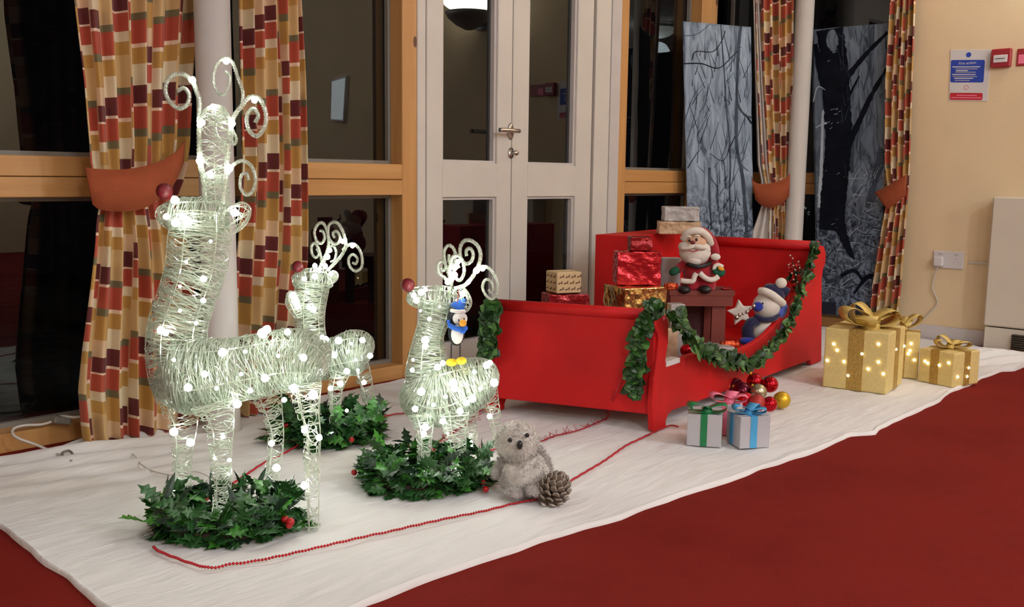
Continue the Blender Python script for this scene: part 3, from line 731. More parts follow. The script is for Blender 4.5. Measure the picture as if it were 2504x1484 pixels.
st = [('d', [(0, .145), (.25, .14), (.5, .15), (.72, .105), (.85, .07)], (.008, .004)), ('d', [(.12, .13), (.18, .10), (.42, .095), (.55, .06), (.62, .02)], (.006, .004)),
      ('g', [(.85, 0), (.80, .12), (.78, .25), (.88, .30), (1, .31)], (.02, .01)), ('g', [(.78, .25), (.76, .40), (.86, .55), (.9, .75), (.92, 1)], (.02, .03)), ('g', [(.35, .5), (.34, .62), (.36, .72)], (.02, .008)),
      ('d', [(.9, .3), (1, .33)], (.01, .02)), ('g', [(.55, .0), (.6, .2), (.66, .45), (.64, .6), (.68, .78)], (.006, .012)), ('d', [(.36, .45), (.55, .47), (.68, .41), (.74, .38)], (.003, .005)), ('d', [(.02, .51), (.15, .46), (.25, .43)], (.006, .002)),
      ('g', [(0, .34), (.12, .26), (.3, .2)], (.005, .002)), ('g', [(.02, .42), (.12, .34), (.18, .27)], (.004, .002)), ('g', [(.0, .05), (.2, .04), (.4, .0)], (.004, .003))]
for k in range(110):
    x, y = rs.uniform(.1, .95), rs.uniform(.1, .98); a = rs.uniform(-.16, .2); l = rs.uniform(.02, .11)
    st.append(('g' if rs.random() < .6 else 'd', [(x, y), (x+a*.5, y-l*.5), (x+a, y-l)], (.0046, .0012)))
for k in range(30):
    x = rs.uniform(.45, .98); st.append(('d', [(x, 1), (x-.04, .92), (x-.12*rs.random(), .80+.08*rs.random())], (.003, .001)))
q1 = [pp(1668, 52), pp(1836, 78), pp(1842, 760), pp(1686, 740)]
q1[1] = pp(1836, 66)
poster('pale winter forest print left of the corner curtain behind the sled', q1, M_post1, 1, 'winter forest prints', st, P1n)
q2 = [WX(1984, 73, 4.995), WX(2173, 56, 4.995), WX(2153, 776, 4.985), WX(1998, 768, 4.985)]
st = [('d', [(.25, 0), (.31, .12), (.34, .25), (.36, .38), (.32, .5), (.27, .62), (.25, .70)], (.36, .38)), ('d', [(.30, .60), (.40, .70), (.52, .77), (.60, .80)], (.22, .02)),
      ('d', [(.05, .05), (.12, .13), (.2, .2)], (.03, .08)), ('d', [(.36, .22), (.52, .16), (.72, .10), (1, .03)], (.05, .018)), ('d', [(.36, .31), (.5, .24), (.64, .17)], (.035, .008)), ('d', [(.38, .46), (.58, .36), (.78, .25), (1, .15)], (.06, .02)),
      ('g', [(1, .42), (.90, .50), (.78, .62)], (.08, .03)), ('g', [(.72, .04), (.78, .12), (.70, .22)], (.012, .01)), ('g', [(.55, .5), (.56, .42), (.60, .34)], (.03, .008)),
      ('s', [(.01, .25), (.08, .20), (.19, .21)], (.012, .006)), ('s', [(.07, .62), (.11, .48), (.14, .32), (.15, .28)], (.03, .012)), ('s', [(.04, .34), (.12, .33), (.2, .325)], (.008, .012)),
      ('n', [(0, .975), (1, .985)], (.09, .085)), ('d', [(.6, .92), (.8, .86), (1, .87)], (.02, .04)), ('d', [(.4, .86), (.6, .84), (.75, .88)], (.03, .02)), ('g', [(.08, .84), (.2, .88), (.4, .86)], (.03, .02))]
for k in range(40):
    x, y = rs.uniform(.14, .42), rs.uniform(.1, .72); a = rs.uniform(.02, .06); st.append(('s', [(x, y), (x+a, y-.004)], (.004, .002)))
for k in range(110):
    x, y = rs.uniform(.02, .98), rs.uniform(.50, .93); a = rs.uniform(.08, .3); l = rs.uniform(-.02, .05)
    st.append((rs.choice('dgs') if y > .6 else 's', [(x, y), (x+a*.5, y-l), (x+a, y-l*1.6)], (.005, .001)))
for k in range(60):
    x, y = rs.uniform(.4, 1), rs.uniform(.02, .6); a = rs.uniform(-.2, .2); l = rs.uniform(.04, .14)
    st.append(('g', [(x, y), (x+a*.4, y-l*.5), (x+a, y-l)], (.004, .001)))
poster('dark winter tree print with a black trunk between second column and corner curtain', q2, M_post2, 2, 'winter forest prints', st, Vector((-1, 0, 0)))

# ================================================================== REINDEER of wound acrylic strands
LAT = FH
def limb(path, D, sd=0.0, lat=.9, n=None):
    """path: (px, py, r_px, depth offset, lateral factor) -> centre line with in-plane and lateral radii"""
    out = []
    for q in path:
        px, py, r = q[:3]; dz = q[3] if len(q) > 3 else 0; lf = q[4] if len(q) > 4 else lat
        out.append((AT(px, py, D+dz), r*D/FPX, r*D/FPX*lf))
    C = catmull([o[0] for o in out], 5); Rr = catmull([Vector((o[1], o[2], 0)) for o in out], 5)
    S = []
    for i, c in enumerate(C):
        t = (C[min(i+1, len(C)-1)]-C[max(0, i-1)]).normalized(); nn = t.cross(LAT)
        nn = nn.normalized() if nn.length > 1e-4 else RH.copy(); l2 = nn.cross(t).normalized()
        S.append((c, nn, l2, max(.002, Rr[i].x), max(.002, Rr[i].y)))
    return S
def sp_(S, s, th, k=1.0):
    f = max(0, min(.9999, s))*(len(S)-1); i = int(f); t = f-i; a, b = S[i], S[min(i+1, len(S)-1)]
    c = a[0].lerp(b[0], t); n1_ = a[1].lerp(b[1], t); n2_ = a[2].lerp(b[2], t); ra = a[3]+(b[3]-a[3])*t; rb = a[4]+(b[4]-a[4])*t
    return c+n1_*(math.cos(th)*ra*k)+n2_*(math.sin(th)*rb*k)
def thin(mb, P, r):
    b = len(mb.v); m = len(P); a0 = None
    for i, p in enumerate(P):
        t = P[min(i+1, m-1)]-P[max(0, i-1)]
        if t.length < 1e-8: t = UP
        a, bb, _ = frame_from(t)
        mb.v += [p+a*r, p-a*(.5*r)+bb*(.87*r), p-a*(.5*r)-bb*(.87*r)]
    for i in range(m-1):
        o = b+3*i
        for k in range(3): mb.f.append((o+k, o+(k+1) % 3, o+3+(k+1) % 3, o+3+k))
def strands(S, N, rnd, r=.0011, wires=6, tw=(1.2, 3.6), ds=.10, s0=0, s1=1, mb=None, chord=.35):
    mb = mb or MB()
    for _ in range(N):
        s = rnd.uniform(s0, s1); th = rnd.uniform(0, 2*PI); dth = rnd.uniform(*tw)*rnd.choice((-1, 1)); d = rnd.gauss(0, ds); n = max(3, int(abs(dth)*2.6)); P = []
        k = rnd.uniform(.93, 1.02) if rnd.random() > chord else rnd.uniform(.55, .95); b1 = rnd.uniform(-.03, .03)
        for i in range(n+1):
            t = i/n; P.append(sp_(S, max(s0, min(s1, s+d*t+b1*math.sin(t*7))), th+dth*t, k*(1+.02*math.sin(t*9+th))))
        thin(mb, P, r*rnd.uniform(.8, 1.25))
    for w_ in range(wires):
        th = 2*PI*w_/wires+.3; thin(mb, [sp_(S, i/24, th) for i in range(25)], r*1.5)
    for k in (0.02, .33, .66, .98):
        if wires: thin(mb, [sp_(S, k, 2*PI*i/14) for i in range(15)], r*1.3)
    return mb
BULB = MB().lathe([(.0008, -.9), (.55, -.75), (.95, -.3), (1, .1), (.75, .6), (.35, .95), (.0008, 1.1)], (0, 0, 0), 10).mesh('light_bulb', True); BULB.materials.append(M_led)
BULBW = BULB.copy(); BULBW.materials.clear(); BULBW.materials.append(M_ledw)
def bulb(p, r, par, me=None, rnd=R):
    a = Vector((rnd.uniform(-.5, .5), rnd.uniform(-.5, .5), 1)).normalized(); x, y, z = frame_from(a)
    inst('light_bulb', me or BULB, basis(x, y, z, p, r), par)
def curl(pts, D, par, r=.0042, dz=0.0, taper=.75, name='antler_curl', rnd=R, wob=0.0):
    P = catmull([AT(x, y, D+dz+(wob*math.sin(i*.8))) for i, (x, y) in enumerate(pts)], 7); m = MB()
    n = len(P)
    m.tube(P, [r*(1-(1-taper)*i/n)*(1+.10*math.sin(i*1.9)) for i in range(n)], 7)
    # wound clear ribbon round the core
    acc = []
    for i in range(n*4-3):
        f = i/4; k = int(f); p = P[k].lerp(P[min(k+1, n-1)], f-k); t = (P[min(k+1, n-1)]-P[max(k-1, 0)])
        a, b, _ = frame_from(t, LAT); rr = r*(1-(1-taper)*f/n)*1.18; an = i*1.25
        acc.append(p+a*math.cos(an)*rr+b*math.sin(an)*rr)
    thin(m, acc, .0009)
    m.build(name, M_strand, par, True)
def reindeer(lab, base, D, parts, antlers, bulbs, nose, ears, seed, br, nst=1.0, rs_=.0011):
    rnd = random.Random(seed); root = thing('reindeer_light', lab, 'reindeer', base, None)
    for name, path, N, tw, ds in parts:
        S = limb(path, D); strands(S, int(N*nst), rnd, rs_, 6 if name not in ('leg', 'antler_base') else 3, tw, ds).build(name, M_strand, root)
    for nm, pts, r, dz in antlers: curl(pts, D, root, r, dz, name=nm)
    for pts, dz in ears:
        m = MB(); P = catmull([AT(x, y, D+dz) for x, y in pts], 5); m.tube(P, .0022, 5, closed=False)
        c = sum(P, Vector())/len(P)
        for i in range(34):
            a, b = rnd.choice(P), rnd.choice(P); thin(m, [a, a.lerp(b, .5)+LAT*rnd.uniform(-.008, .008), b], rs_)
        m.build('ear', M_strand, root)
    px, py, rp = nose; m = MB().ball(AT(px, py, D-.02), rp*D/FPX, 18, 12, fn=lambda q: q*(1+.05*NZ.noise(q*180))); no = m.build('red_nose', M_nose, root, True)
    for q in bulbs:
        x, y = q[:2]; dz = q[2] if len(q) > 2 else -.05; s = q[3] if len(q) > 3 else 1; bulb(AT(x, y, D+dz), br*s, root, rnd=rnd)
    return root
T1, D_ = (1.5, 4.2), .05
# --- tall front reindeer
DA = 2.25
partsA = [
 ('neck', [(492, 520, 66), (488, 580, 74), (478, 660, 72), (455, 730, 68), (436, 790, 70), (432, 850, 73), (440, 905, 76), (455, 960, 72)], 620, (1.2, 3.5), .03),
 ('head', [(392, 520, 17, -.02), (410, 524, 34), (440, 527, 44), (480, 528, 47), (525, 528, 46), (556, 530, 30)], 170, (1.5, 5), .06),
 ('torso', [(392, 900, 18), (415, 915, 70), (455, 915, 98), (510, 915, 90), (570, 905, 80), (640, 892, 78), (710, 880, 78), (760, 885, 72), (790, 900, 42), (800, 905, 12)], 900, (1.2, 4.5), .05),
 ('antler_base', [(530, 500, 36), (528, 465, 33), (527, 430, 31), (526, 395, 34), (526, 350, 38), (527, 300, 40), (530, 268, 24)], 75, (1.5, 5), .16),
 ('leg', [(425, 965, 48, .07), (445, 1030, 38, .08), (445, 1090, 27, .08), (443, 1150, 24, .08), (440, 1220, 23, .07), (437, 1283, 20, .02)], 120, T1, .06),
 ('leg', [(520, 985, 52, -.07), (537, 1050, 32, -.07), (537, 1110, 27, -.07), (541, 1170, 23, -.07), (540, 1230, 20, -.07), (536, 1292, 17, -.07)], 130, T1, .06),
 ('leg', [(650, 960, 40, .08), (664, 1010, 27, .09), (674, 1060, 20, .10), (670, 1120, 20, .10), (662, 1170, 18, .10), (654, 1222, 17, .09)], 90, T1, .07),
 ('leg', [(745, 940, 40, -.07), (750, 1000, 28, -.07), (762, 1060, 20, -.07), (762, 1130, 19, -.07), (762, 1200, 17, -.08), (762, 1298, 15, -.09)], 95, T1, .07)]
antA = [
 ('antler_stem', [(505, 500), (497, 440), (488, 395), (487, 345), (487, 290), (488, 250), (480, 222), (470, 198), (450, 182), (425, 182), (408, 200), (405, 226), (416, 250), (438, 265), (457, 256), (463, 232), (450, 215), (434, 222)], .0055, .0),
 ('antler_stem', [(545, 500), (552, 440), (556, 380), (562, 330), (570, 290), (588, 262), (612, 237), (636, 243), (650, 275), (648, 308), (630, 332), (611, 322), (603, 296), (608, 274), (622, 266), (632, 284), (624, 300)], .0055, -.02),
 ('antler_curl', [(592, 258), (594, 225), (582, 190), (568, 152), (550, 142), (530, 158), (522, 192), (530, 222), (546, 232), (560, 212), (562, 185), (550, 175)], .0042, .03),
 ('antler_curl', [(487, 300), (500, 272), (522, 260), (545, 265), (562, 292), (568, 325), (560, 348), (542, 346), (528, 322), (530, 294), (545, 282)], .0042, -.03),
 ('antler_curl', [(556, 425), (572, 402), (595, 393), (616, 408), (625, 440), (617, 468), (601, 476), (588, 458), (590, 430), (603, 424), (608, 440)], .0042, -.03),
 ('antler_curl', [(492, 400), (500, 435), (512, 470), (530, 455), (540, 430), (530, 412), (516, 420)], .0042, .03),
 ('antler_curl', [(560, 330), (572, 352), (578, 340), (570, 318)], .004, 0)]
bA = [(470, 196, -.01, 1.1), (553, 150, .02, 1), (622, 246, -.03, .9), (522, 262, -.03), (493, 300, 0, 1.1), (567, 302, -.03, 1.1), (490, 393, 0, 1.3), (560, 412, -.03, 1.2), (514, 425, -.02, .9), (428, 490, -.06, 1.3), (407, 530, -.06), (430, 545, -.08, 1.3), (460, 542, -.09, 1.3), (448, 530, -.09, 1.1), (574, 520, -.05, 1.2), (498, 682, -.07), (497, 735, -.08, .8), (394, 808, -.08, 1.2), (405, 815, -.08, .9),
      (642, 815, -.08, 1.5), (652, 806, -.07, 1.3), (703, 812, -.07, 1), (742, 875, -.10, 1.1), (545, 862, -.10, 1.3), (500, 915, -.11, 1), (460, 948, -.11, 1.2), (648, 925, -.10, 1.2), (580, 988, -.05, 1.3), (612, 955, -.08, .8), (718, 948, -.09, 1.2), (766, 966, -.09, 1.4), (425, 1056, .03, 1.3), (466, 1082, .03, 1.3), (695, 978, -.05, .8), (745, 1052, -.1, 1), (780, 1070, -.1, 1), (664, 1084, .05, 1), (676, 1144, .05, 1.25), (434, 1196, .03, 1.2), (744, 1187, -.1, 1.1), (513, 1272, -.11, 1.2), (561, 1125, -.1, .6), (545, 1068, -.1, .7),
      (515, 590, -.07, .5), (455, 640, -.07, .5), (440, 700, -.07, .5), (480, 790, -.08, .6), (425, 880, -.1, .6), (600, 860, -.1, .6), (680, 870, -.1, .6), (530, 950, -.1, .6), (590, 915, -.1, .6), (560, 1160, -.09, .4), (525, 1120, -.09, .4), (440, 760, -.08, .5)]
earA = [([(545, 522), (566, 505), (592, 495), (610, 506), (612, 524), (603, 545), (586, 562), (565, 572), (548, 560)], -.05)]
reindeer('tallest lit reindeer of clear strands in the left foreground, standing in a holly wreath', FL(600, 1240), DA, partsA, antA, bA, (402, 468, 20), earA, 3, .0078)
# --- reindeer behind it
DB = 2.93
partsB = [
 ('neck', [(765, 690, 42), (758, 740, 39), (757, 780, 36), (760, 820, 36), (768, 860, 42)], 330, (1.2, 3.5), .05),
 ('head', [(716, 686, 12), (735, 684, 24), (765, 684, 29), (795, 684, 27), (815, 688, 14)], 120, (1.5, 5), .07),
 ('chest_tuft', [(705, 715, 6, -.04), (716, 730, 20, -.04), (724, 752, 18, -.04), (732, 775, 10, -.03)], 60, (1.5, 5), .07),
 ('torso', [(735, 880, 12), (750, 882, 46), (790, 880, 50), (830, 872, 50), (865, 862, 56), (892, 862, 48), (908, 868, 16)], 520, (1.2, 4.5), .06),
 ('leg', [(760, 905, 26, -.06), (765, 960, 17, -.06), (768, 1020, 13, -.06), (768, 1090, 10, -.06)], 50, T1, .08),
 ('leg', [(735, 905, 24, .06), (728, 960, 15, .06), (724, 1020, 12, .06), (722, 1070, 10, .06)], 40, T1, .08),
 ('leg', [(832, 905, 26, -.05), (820, 950, 18, -.05), (817, 1000, 13, -.05), (818, 1072, 10, -.05)], 60, T1, .08),
 ('leg', [(870, 880, 28, .06), (890, 930, 20, .07), (900, 975, 15, .08), (912, 1026, 9, .08)], 60, T1, .08)]
antB = [
 ('antler_stem', [(775, 672), (786, 645), (800, 615), (804, 590), (800, 565), (790, 546), (778, 548), (769, 566), (774, 588), (786, 595), (794, 582), (790, 566), (782, 564)], .005, 0),
 ('antler_stem', [(800, 662), (820, 642), (838, 620), (846, 598), (840, 570), (828, 548), (815, 543), (804, 553), (803, 576), (812, 593), (825, 596), (832, 582), (824, 566), (814, 570), (818, 582)], .005, -.02),
 ('antler_curl', [(838, 612), (850, 600), (866, 597), (880, 612), (886, 635), (883, 655), (868, 663), (855, 650), (853, 632), (863, 622), (874, 632), (870, 645), (862, 642)], .0046, -.02),
 ('antler_curl', [(788, 640), (780, 610), (770, 594), (762, 602), (763, 620), (772, 630), (780, 620), (774, 608)], .0046, .02),
 ('antler_curl', [(790, 650), (800, 620), (812, 600), (822, 615), (818, 635), (808, 640)], .0046, .02)]
bB = [(770, 676, -.08, 1.2), (744, 682, -.08), (722, 735, -.1, 1.5), (716, 722, -.1, 1.3), (728, 750, -.1, 1.2), (766, 757, -.1, 1.2), (755, 752, -.1, .9), (770, 650, -.02), (800, 628, -.02, 1.2), (806, 612, -.02), (838, 590, -.02), (862, 602, -.02, .8), (795, 650, -.02), (797, 830, -.12, 1.2), (788, 825, -.12, 1), (828, 833, -.12, 1.4), (886, 832, -.12, 1.1), (817, 868, -.13, 1.2), (905, 870, -.1, 1.1), (848, 908, -.12, 1.2), (832, 938, -.1, 1.2), (890, 935, .0, 1), (808, 950, -.1, 1), (848, 1004, 0, .7), (815, 1058, -.08, 1), (912, 1020, .04, .8), (850, 860, -.13, .6), (870, 880, -.13, .6), (810, 670, -.08, .9), (858, 840, -.12, .6), (790, 880, -.13, .7), (875, 905, -.1, .6)]
reindeer('small lit reindeer half hidden behind the tallest one, before the dark window', FL(800, 1060), DB, partsB, antB, bB, (728, 652, 14), [([(800, 672), (815, 662), (826, 670), (824, 684), (810, 694), (800, 690)], -.05)], 4, .0080, 1, .0013)
# --- centre reindeer
DC = 2.62
partsC = [
 ('neck', [(1072, 735, 40), (1062, 780, 38), (1050, 820, 36), (1046, 860, 44), (1046, 900, 54), (1048, 940, 58)], 440, (1.2, 3.5), .04),
 ('head', [(996, 722, 9), (1008, 725, 21), (1035, 728, 28), (1068, 732, 34), (1098, 733, 32), (1118, 735, 14)], 170, (1.5, 5), .07),
 ('torso', [(995, 930, 12), (1012, 945, 58), (1050, 962, 80), (1090, 962, 78), (1135, 945, 70), (1175, 930, 58), (1205, 925, 42), (1220, 925, 12)], 760, (1.2, 4.5), .06),
 ('leg', [(1030, 1010, 34, -.05), (1036, 1050, 22, -.05), (1036, 1100, 17, -.05), (1034, 1140, 13, -.05), (1033, 1186, 9, -.05)], 75, T1, .08),
 ('leg', [(1110, 1010, 36, -.09), (1114, 1060, 26, -.09), (1120, 1110, 19, -.09), (1118, 1140, 14, -.09), (1113, 1180, 9, -.09)], 75, T1, .08),
 ('leg', [(1140, 990, 34, .12), (1148, 1040, 20, .13), (1154, 1090, 13, .14), (1152, 1132, 9, .14)], 55, T1, .08),
 ('leg', [(1185, 950, 34, .08), (1200, 990, 22, .09), (1212, 1040, 15, .10), (1216, 1095, 9, .10)], 60, T1, .08)]
antC = [
 ('antler_stem', [(1100, 708), (1104, 690), (1095, 665), (1088, 640), (1086, 615), (1096, 600), (1108, 606), (1114, 625), (1108, 645), (1098, 640), (1098, 622)], .005, .03),
 ('antler_stem', [(1110, 706), (1135, 698), (1150, 684), (1163, 664), (1172, 643), (1175, 620), (1167, 600), (1150, 588), (1134, 590), (1125, 608), (1128, 634), (1140, 645), (1153, 638), (1157, 620), (1149, 607), (1140, 613), (1141, 626)], .0055, -.02),
 ('antler_curl', [(1160, 664), (1178, 652), (1196, 656), (1211, 676), (1218, 700), (1213, 722), (1202, 731), (1188, 722), (1180, 702), (1186, 685), (1198, 686), (1206, 702), (1202, 716), (1194, 708)], .0042, -.03),
 ('antler_curl', [(1104, 690), (1100, 655), (1106, 630), (1118, 624), (1131, 638), (1135, 665), (1126, 685), (1115, 680), (1110, 660), (1116, 645), (1123, 655)], .005, -.02),
 ('antler_curl', [(1100, 690), (1085, 678), (1072, 665), (1072, 645), (1082, 638), (1090, 650), (1084, 662), (1078, 655)], .005, .0)]
bC = [(1030, 715, -.08, 1.3), (1012, 722, -.08, 1.1), (1018, 735, -.08, 1.2), (1040, 708, -.08, .9), (1130, 718, -.05, 1), (1095, 690, -.02, 1.2), (1105, 680, -.02, 1.3), (1112, 655, -.03, 1.2), (1112, 672, -.03, 1.2), (1165, 662, -.03, 1.3), (1180, 657, -.03, 1.1), (1145, 690, -.02, .9), (1120, 640, -.03, 1), (1040, 832, -.1, 1.5), (1040, 846, -.1, 1.2), (1070, 898, -.12, 1.3), (1083, 888, -.1, 1.1), (1030, 958, -.14, 1.5), (1015, 1000, -.12, 1.2), (1108, 937, -.14, 1.7), (1112, 950, -.14, 1.4), (1190, 893, -.1, 1.4), (1198, 887, -.1, 1.1), (1208, 936, -.09, 1.6), (1155, 975, -.11, 1.5), (1140, 985, -.11, 1.3), (1125, 1005, -.12, 1.3), (1083, 1030, -.12, 1.2), (1040, 1045, -.08, 1.4), (1036, 1060, -.08, 1.1), (1197, 1018, .05, 1.1), (1150, 1085, .1, 1.4), (1033, 1162, -.07, 1.4), (1120, 1152, -.11, 1.2), (1062, 1165, -.08, .4), (1008, 905, -.1, .9), (1050, 780, -.1, .8), (1028, 760, -.1, .5), (1160, 910, -.12, .9), (1060, 990, -.14, .8), (1175, 950, -.12, .8), (1090, 970, -.14, .8), (1140, 940, -.13, .7), (1010, 880, -.1, .6), (1095, 1060, -.1, .5), (1075, 750, -.1, .5)]
reindeer('middle lit reindeer with a penguin ornament behind its neck, left of the red sled', FL(1100, 1140), DC, partsC, antC, bC, (997, 697, 17), [([(1108, 712), (1128, 700), (1146, 718), (1153, 742), (1140, 762), (1128, 745), (1112, 735)], -.04)], 5, .0070, 1, .0012)

# ================================================================== HOLLY WREATHS
def leaf_mesh(name, kind, m, s=1.0, seed=0):
    """folded leaf, 1 unit long; holly has spines, ivy is a pointed oval"""
    if kind == 'holly': out = [(0, .03), (.12, .16), (.20, .34), (.32, .17), (.46, .36), (.58, .16), (.72, .28), (.82, .09), (1.04, 0)]
    elif kind == 'blade': out = [(0, .02), (.25, .09), (.5, .12), (.75, .09), (1.05, 0)]
    else: out = [(0, .03), (.07, .20), (.20, .36), (.38, .44), (.58, .42), (.76, .30), (.90, .15), (1.02, .0)]
    V = []; F = []; n = len(out)
    for x, y in out: V.append((x, 0, .10*math.sin(PI*min(1, x))-.10*x))
    for x, y in out[:-1]: V.append((x, y, .10*math.sin(PI*x)-.10*x-.22*y+ (.06 if kind == 'holly' and y > .25 else 0)))
    for x, y in out[:-1]: V.append((x, -y, .10*math.sin(PI*x)-.10*x-.22*y+ (.06 if kind == 'holly' and y > .25 else 0)))
    a, b = n, n+n-1
    for i in range(n-2):
        F.append((i, i+1, a+i+1, a+i)); F.append((i+1, i, b+i, b+i+1))
    F.append((n-2, n-1, a+n-2)); F.append((n-1, n-2, b+n-2))
    me = bpy.data.meshes.new(name); me.from_pydata(V, [], F); me.materials.append(m); me.update(); return me
HL = [leaf_mesh('holly_leaf', 'holly', mm) for mm in (M_green, M_green, M_green2, M_green3)]
HB = leaf_mesh('blade_leaf', 'blade', M_green2)
IV = [leaf_mesh('garland_leaf', 'ivy', mm) for mm in (M_ivy1, M_ivy1, M_ivy2, M_ivy3)]
BER = MB().ball((0, 0, 0), 1.0, 10, 7).mesh('berry', True); BER.materials.append(M_berry)
def fill_leaf(mb, me, p, d, up, s):
    d = d.normalized(); up = (up-d*up.dot(d)); up = up.normalized() if up.length > 1e-5 else frame_from(d)[0]
    M = basis(d, up.cross(d), up, p, s); b = len(mb.v); mb.v += [M @ v.co for v in me.vertices]; mb.f += [tuple(b+i for i in q.vertices) for q in me.polygons]
def place_leaf(me, p, d, up, s, par, name='leaf'):
    d = d.normalized(); up = (up-d*up.dot(d)); up = up.normalized() if up.length > 1e-5 else frame_from(d)[0]
    inst(name, me, basis(d, up.cross(d), up, p, s), par)
def wreath(lab, c, ax, ay, N, ls, seed, berries, h=.05, blades=0, group='holly wreaths'):
    rnd = random.Random(seed); root = thing('holly_wreath', lab, 'wreath', (c.x, c.y, GZ), None)
    def ring(t, k=1.0): return c+RH*(math.cos(t)*ax*k)+FH*(math.sin(t)*ay*k)
    MB().tube([ring(2*PI*i/30, .80)+UP*.024 for i in range(30)], .011, 7, closed=True).build('twig_ring', M_twig, root, True)
    fill = MB()
    for i in range(N*2):
        t = 2*PI*(i+rnd.random())/N; rad = (RH*math.cos(t)*ax+FH*math.sin(t)*ay).normalized(); tan = Vector((-rad.y, rad.x, 0))
        lay = rnd.random(); k = .80+rnd.gauss(0, .09)
        p = ring(t, k)+UP*(.014+h*lay*rnd.uniform(.3, 1))
        d = rad*rnd.uniform(-.8, 1.1)+tan*rnd.uniform(-1, 1)+UP*rnd.uniform(.0, 1.1)*lay
        up = UP+rad*rnd.uniform(-.4, 1.2)+tan*rnd.uniform(-.6, .6)
        me = rnd.choice(HL) if rnd.random() > blades else HB
        s = ls*rnd.uniform(.75, 1.2)*(1.2 if me is HB else 1)
        tip = p+d.normalized()*s
        if tip.z < GZ+.004: d.z += (GZ+.006-tip.z)/s
        if i < N: place_leaf(me, p, d, up, s, root)
        else: fill_leaf(fill, me, c.lerp(p, .97)-UP*.012+UP*c.z*.03, d, up, s*.95)
    for v in fill.v: v.z = max(v.z, GZ+.001)
    fill.build('inner_leaves', M_green, root)['kind'] = 'stuff'
    for q in berries:
        p = AT(*q[:3]); inst('berry', BER, basis(Vector((1, 0, 0)), Vector((0, 1, 0)), UP, p, q[3]), root)
    return root
cW = FL(552, 1296); wreath('holly wreath round the front hooves of the tallest reindeer, dark leaves and red berries', cW, .165, .125, 290, .052, 21,
       [(697, 1270, 2.12, .0085), (710, 1276, 2.10, .0095), (707, 1284, 2.10, .008), (540, 1360, 2.06, .0075), (612, 1232, 2.3, .007), (480, 1262, 2.2, .007)], .085, .16)
cW = FL(1040, 1184); wreath('holly wreath under the middle reindeer, beside the grey fluffy toy', cW, .172, .140, 290, .052, 22,
       [(866, 1155, 2.52, .008), (1188, 1196, 2.42, .0085), (1093, 1148, 2.6, .0075), (1010, 1120, 2.62, .0075), (1182, 1180, 2.44, .007)], .080, .03)
cW = FL(800, 1074); wreath('holly wreath farthest back, round the hooves of the half hidden reindeer', cW, .165, .145, 285, .056, 23,
       [(700, 1040, 2.85, .008), (860, 1075, 2.75, .008)], .085, .0)

# ================================================================== SLED
SA = Vector((2.519, 1.681, 0)); SU = Vector((.9943, .1064, 0)); SN = Vector((SU.y, -SU.x, 0))   # SN points out of the near side
SB = Vector((2.316, 2.206, 0)); RN = SA+SU*1.43; RF = RN+Vector((-.085, .60, 0))
DECK = .13
sled = thing('red_sled', 'large bright red painted wooden sled loaded with presents and soft toys', 'sled', (3.1, 2.0, GZ))
def sp(px, py, off=0.0): return PLN(px, py, SA+SN*off, SN)
prof = [(1599, 1056), (1596, 990), (1600, 930), (1607, 880), (1612, 830), (1610, 818), (1601, 800), (1599, 785), (1604, 771), (1617, 764), (1629, 771), (1635, 785), (1635, 836), (1631, 862), (1628, 884), (1645, 882), (1662, 878), (1684, 868), (1706, 863), (1735, 866), (1787, 857), (1815, 851), (1836, 842), (1858, 829), (1876, 815), (1893, 797), (1908, 777), (1926, 746), (1943, 716), (1961, 706), (1985, 690), (1990, 670), (1990, 620), (1993, 602), (2005, 599), (2016, 603), (2020, 620), (2019, 642), (2013, 660), (2010, 682), (2010, 780), (2008, 898), (1984, 900), (1981, 881), (1884, 917), (1760, 963), (1645, 1004), (1634, 1014), (1629, 1030), (1629, 1053)]
side = [sp(x, y) for x, y in prof]
for p in side: p.z = max(p.z, GZ-.001)
def solid(name, pts, off, m, par, bev=.004):
    o = MB().prism(pts, off).build(name, m, par); b = o.modifiers.new('b', 'BEVEL'); b.width = bev; b.segments = 2; b.limit_method = 'ANGLE'; return o
solid('side_panel', side, -SN*.022, M_red, sled)
# far side: same outline shifted and squeezed between the far corners
fu = (RF-SB); fL = fu.length/1.43; fu = fu.normalized(); fnn = Vector((fu.y, -fu.x, 0))
far_ = [SB+fu*((p-SA).dot(SU)*fL)+UP*p.z for p in side]
solid('side_panel', far_, -fnn*.022, M_red, sled)
# front and rear panels with rolled top rails
def panel(name, a, b, z0, z1, t, nrm): return solid(name, [a+UP*z0, b+UP*z0, b+UP*z1, a+UP*z1], nrm*t, M_red, sled)
fd = (SB-SA).normalized(); fn = Vector((fd.y, -fd.x, 0))  # towards the reindeer
if fn.dot(SU) > 0: fn = -fn
a_, b_ = SA-SN*.0-SU*.030, SB+fd*.0-SU*.020
panel('front_panel', a_+fd*.01, b_, .060, .372, .02, -fn)
MB().tube([a_.lerp(b_, t)+UP*.378-fn*.006 for t in (.02, .5, 1.0)], .019, 14).build('front_rail', M_red, sled, True)
rdir = (RF-RN).normalized(); rn2 = Vector((rdir.y, -rdir.x, 0))
panel('rear_panel', RN+rdir*.02, RF, .05, .520, .022, rn2 if rn2.dot(SU) > 0 else -rn2)
MB().tube([RN.lerp(RF, t)+UP*.522 for t in (.02, .5, 1)], .022, 14).build('rear_rail', M_red, sled, True)
solid('seat_deck', [SA-SN*.024+SU*.0+UP*(DECK-.012), RN-SN*.024-SU*.01+UP*(DECK-.012), RF+UP*(DECK-.012)-SU*.01, SB+UP*(DECK-.012)], UP*.012, M_red, sled)
# white board end that pokes over the low front corner
MB().prism([sp(1630, 884, .003), sp(1663, 874, .003), sp(1663, 886, .003), sp(1630, 897, .003)], -SN*.034).build('board_end', M_plast, sled)
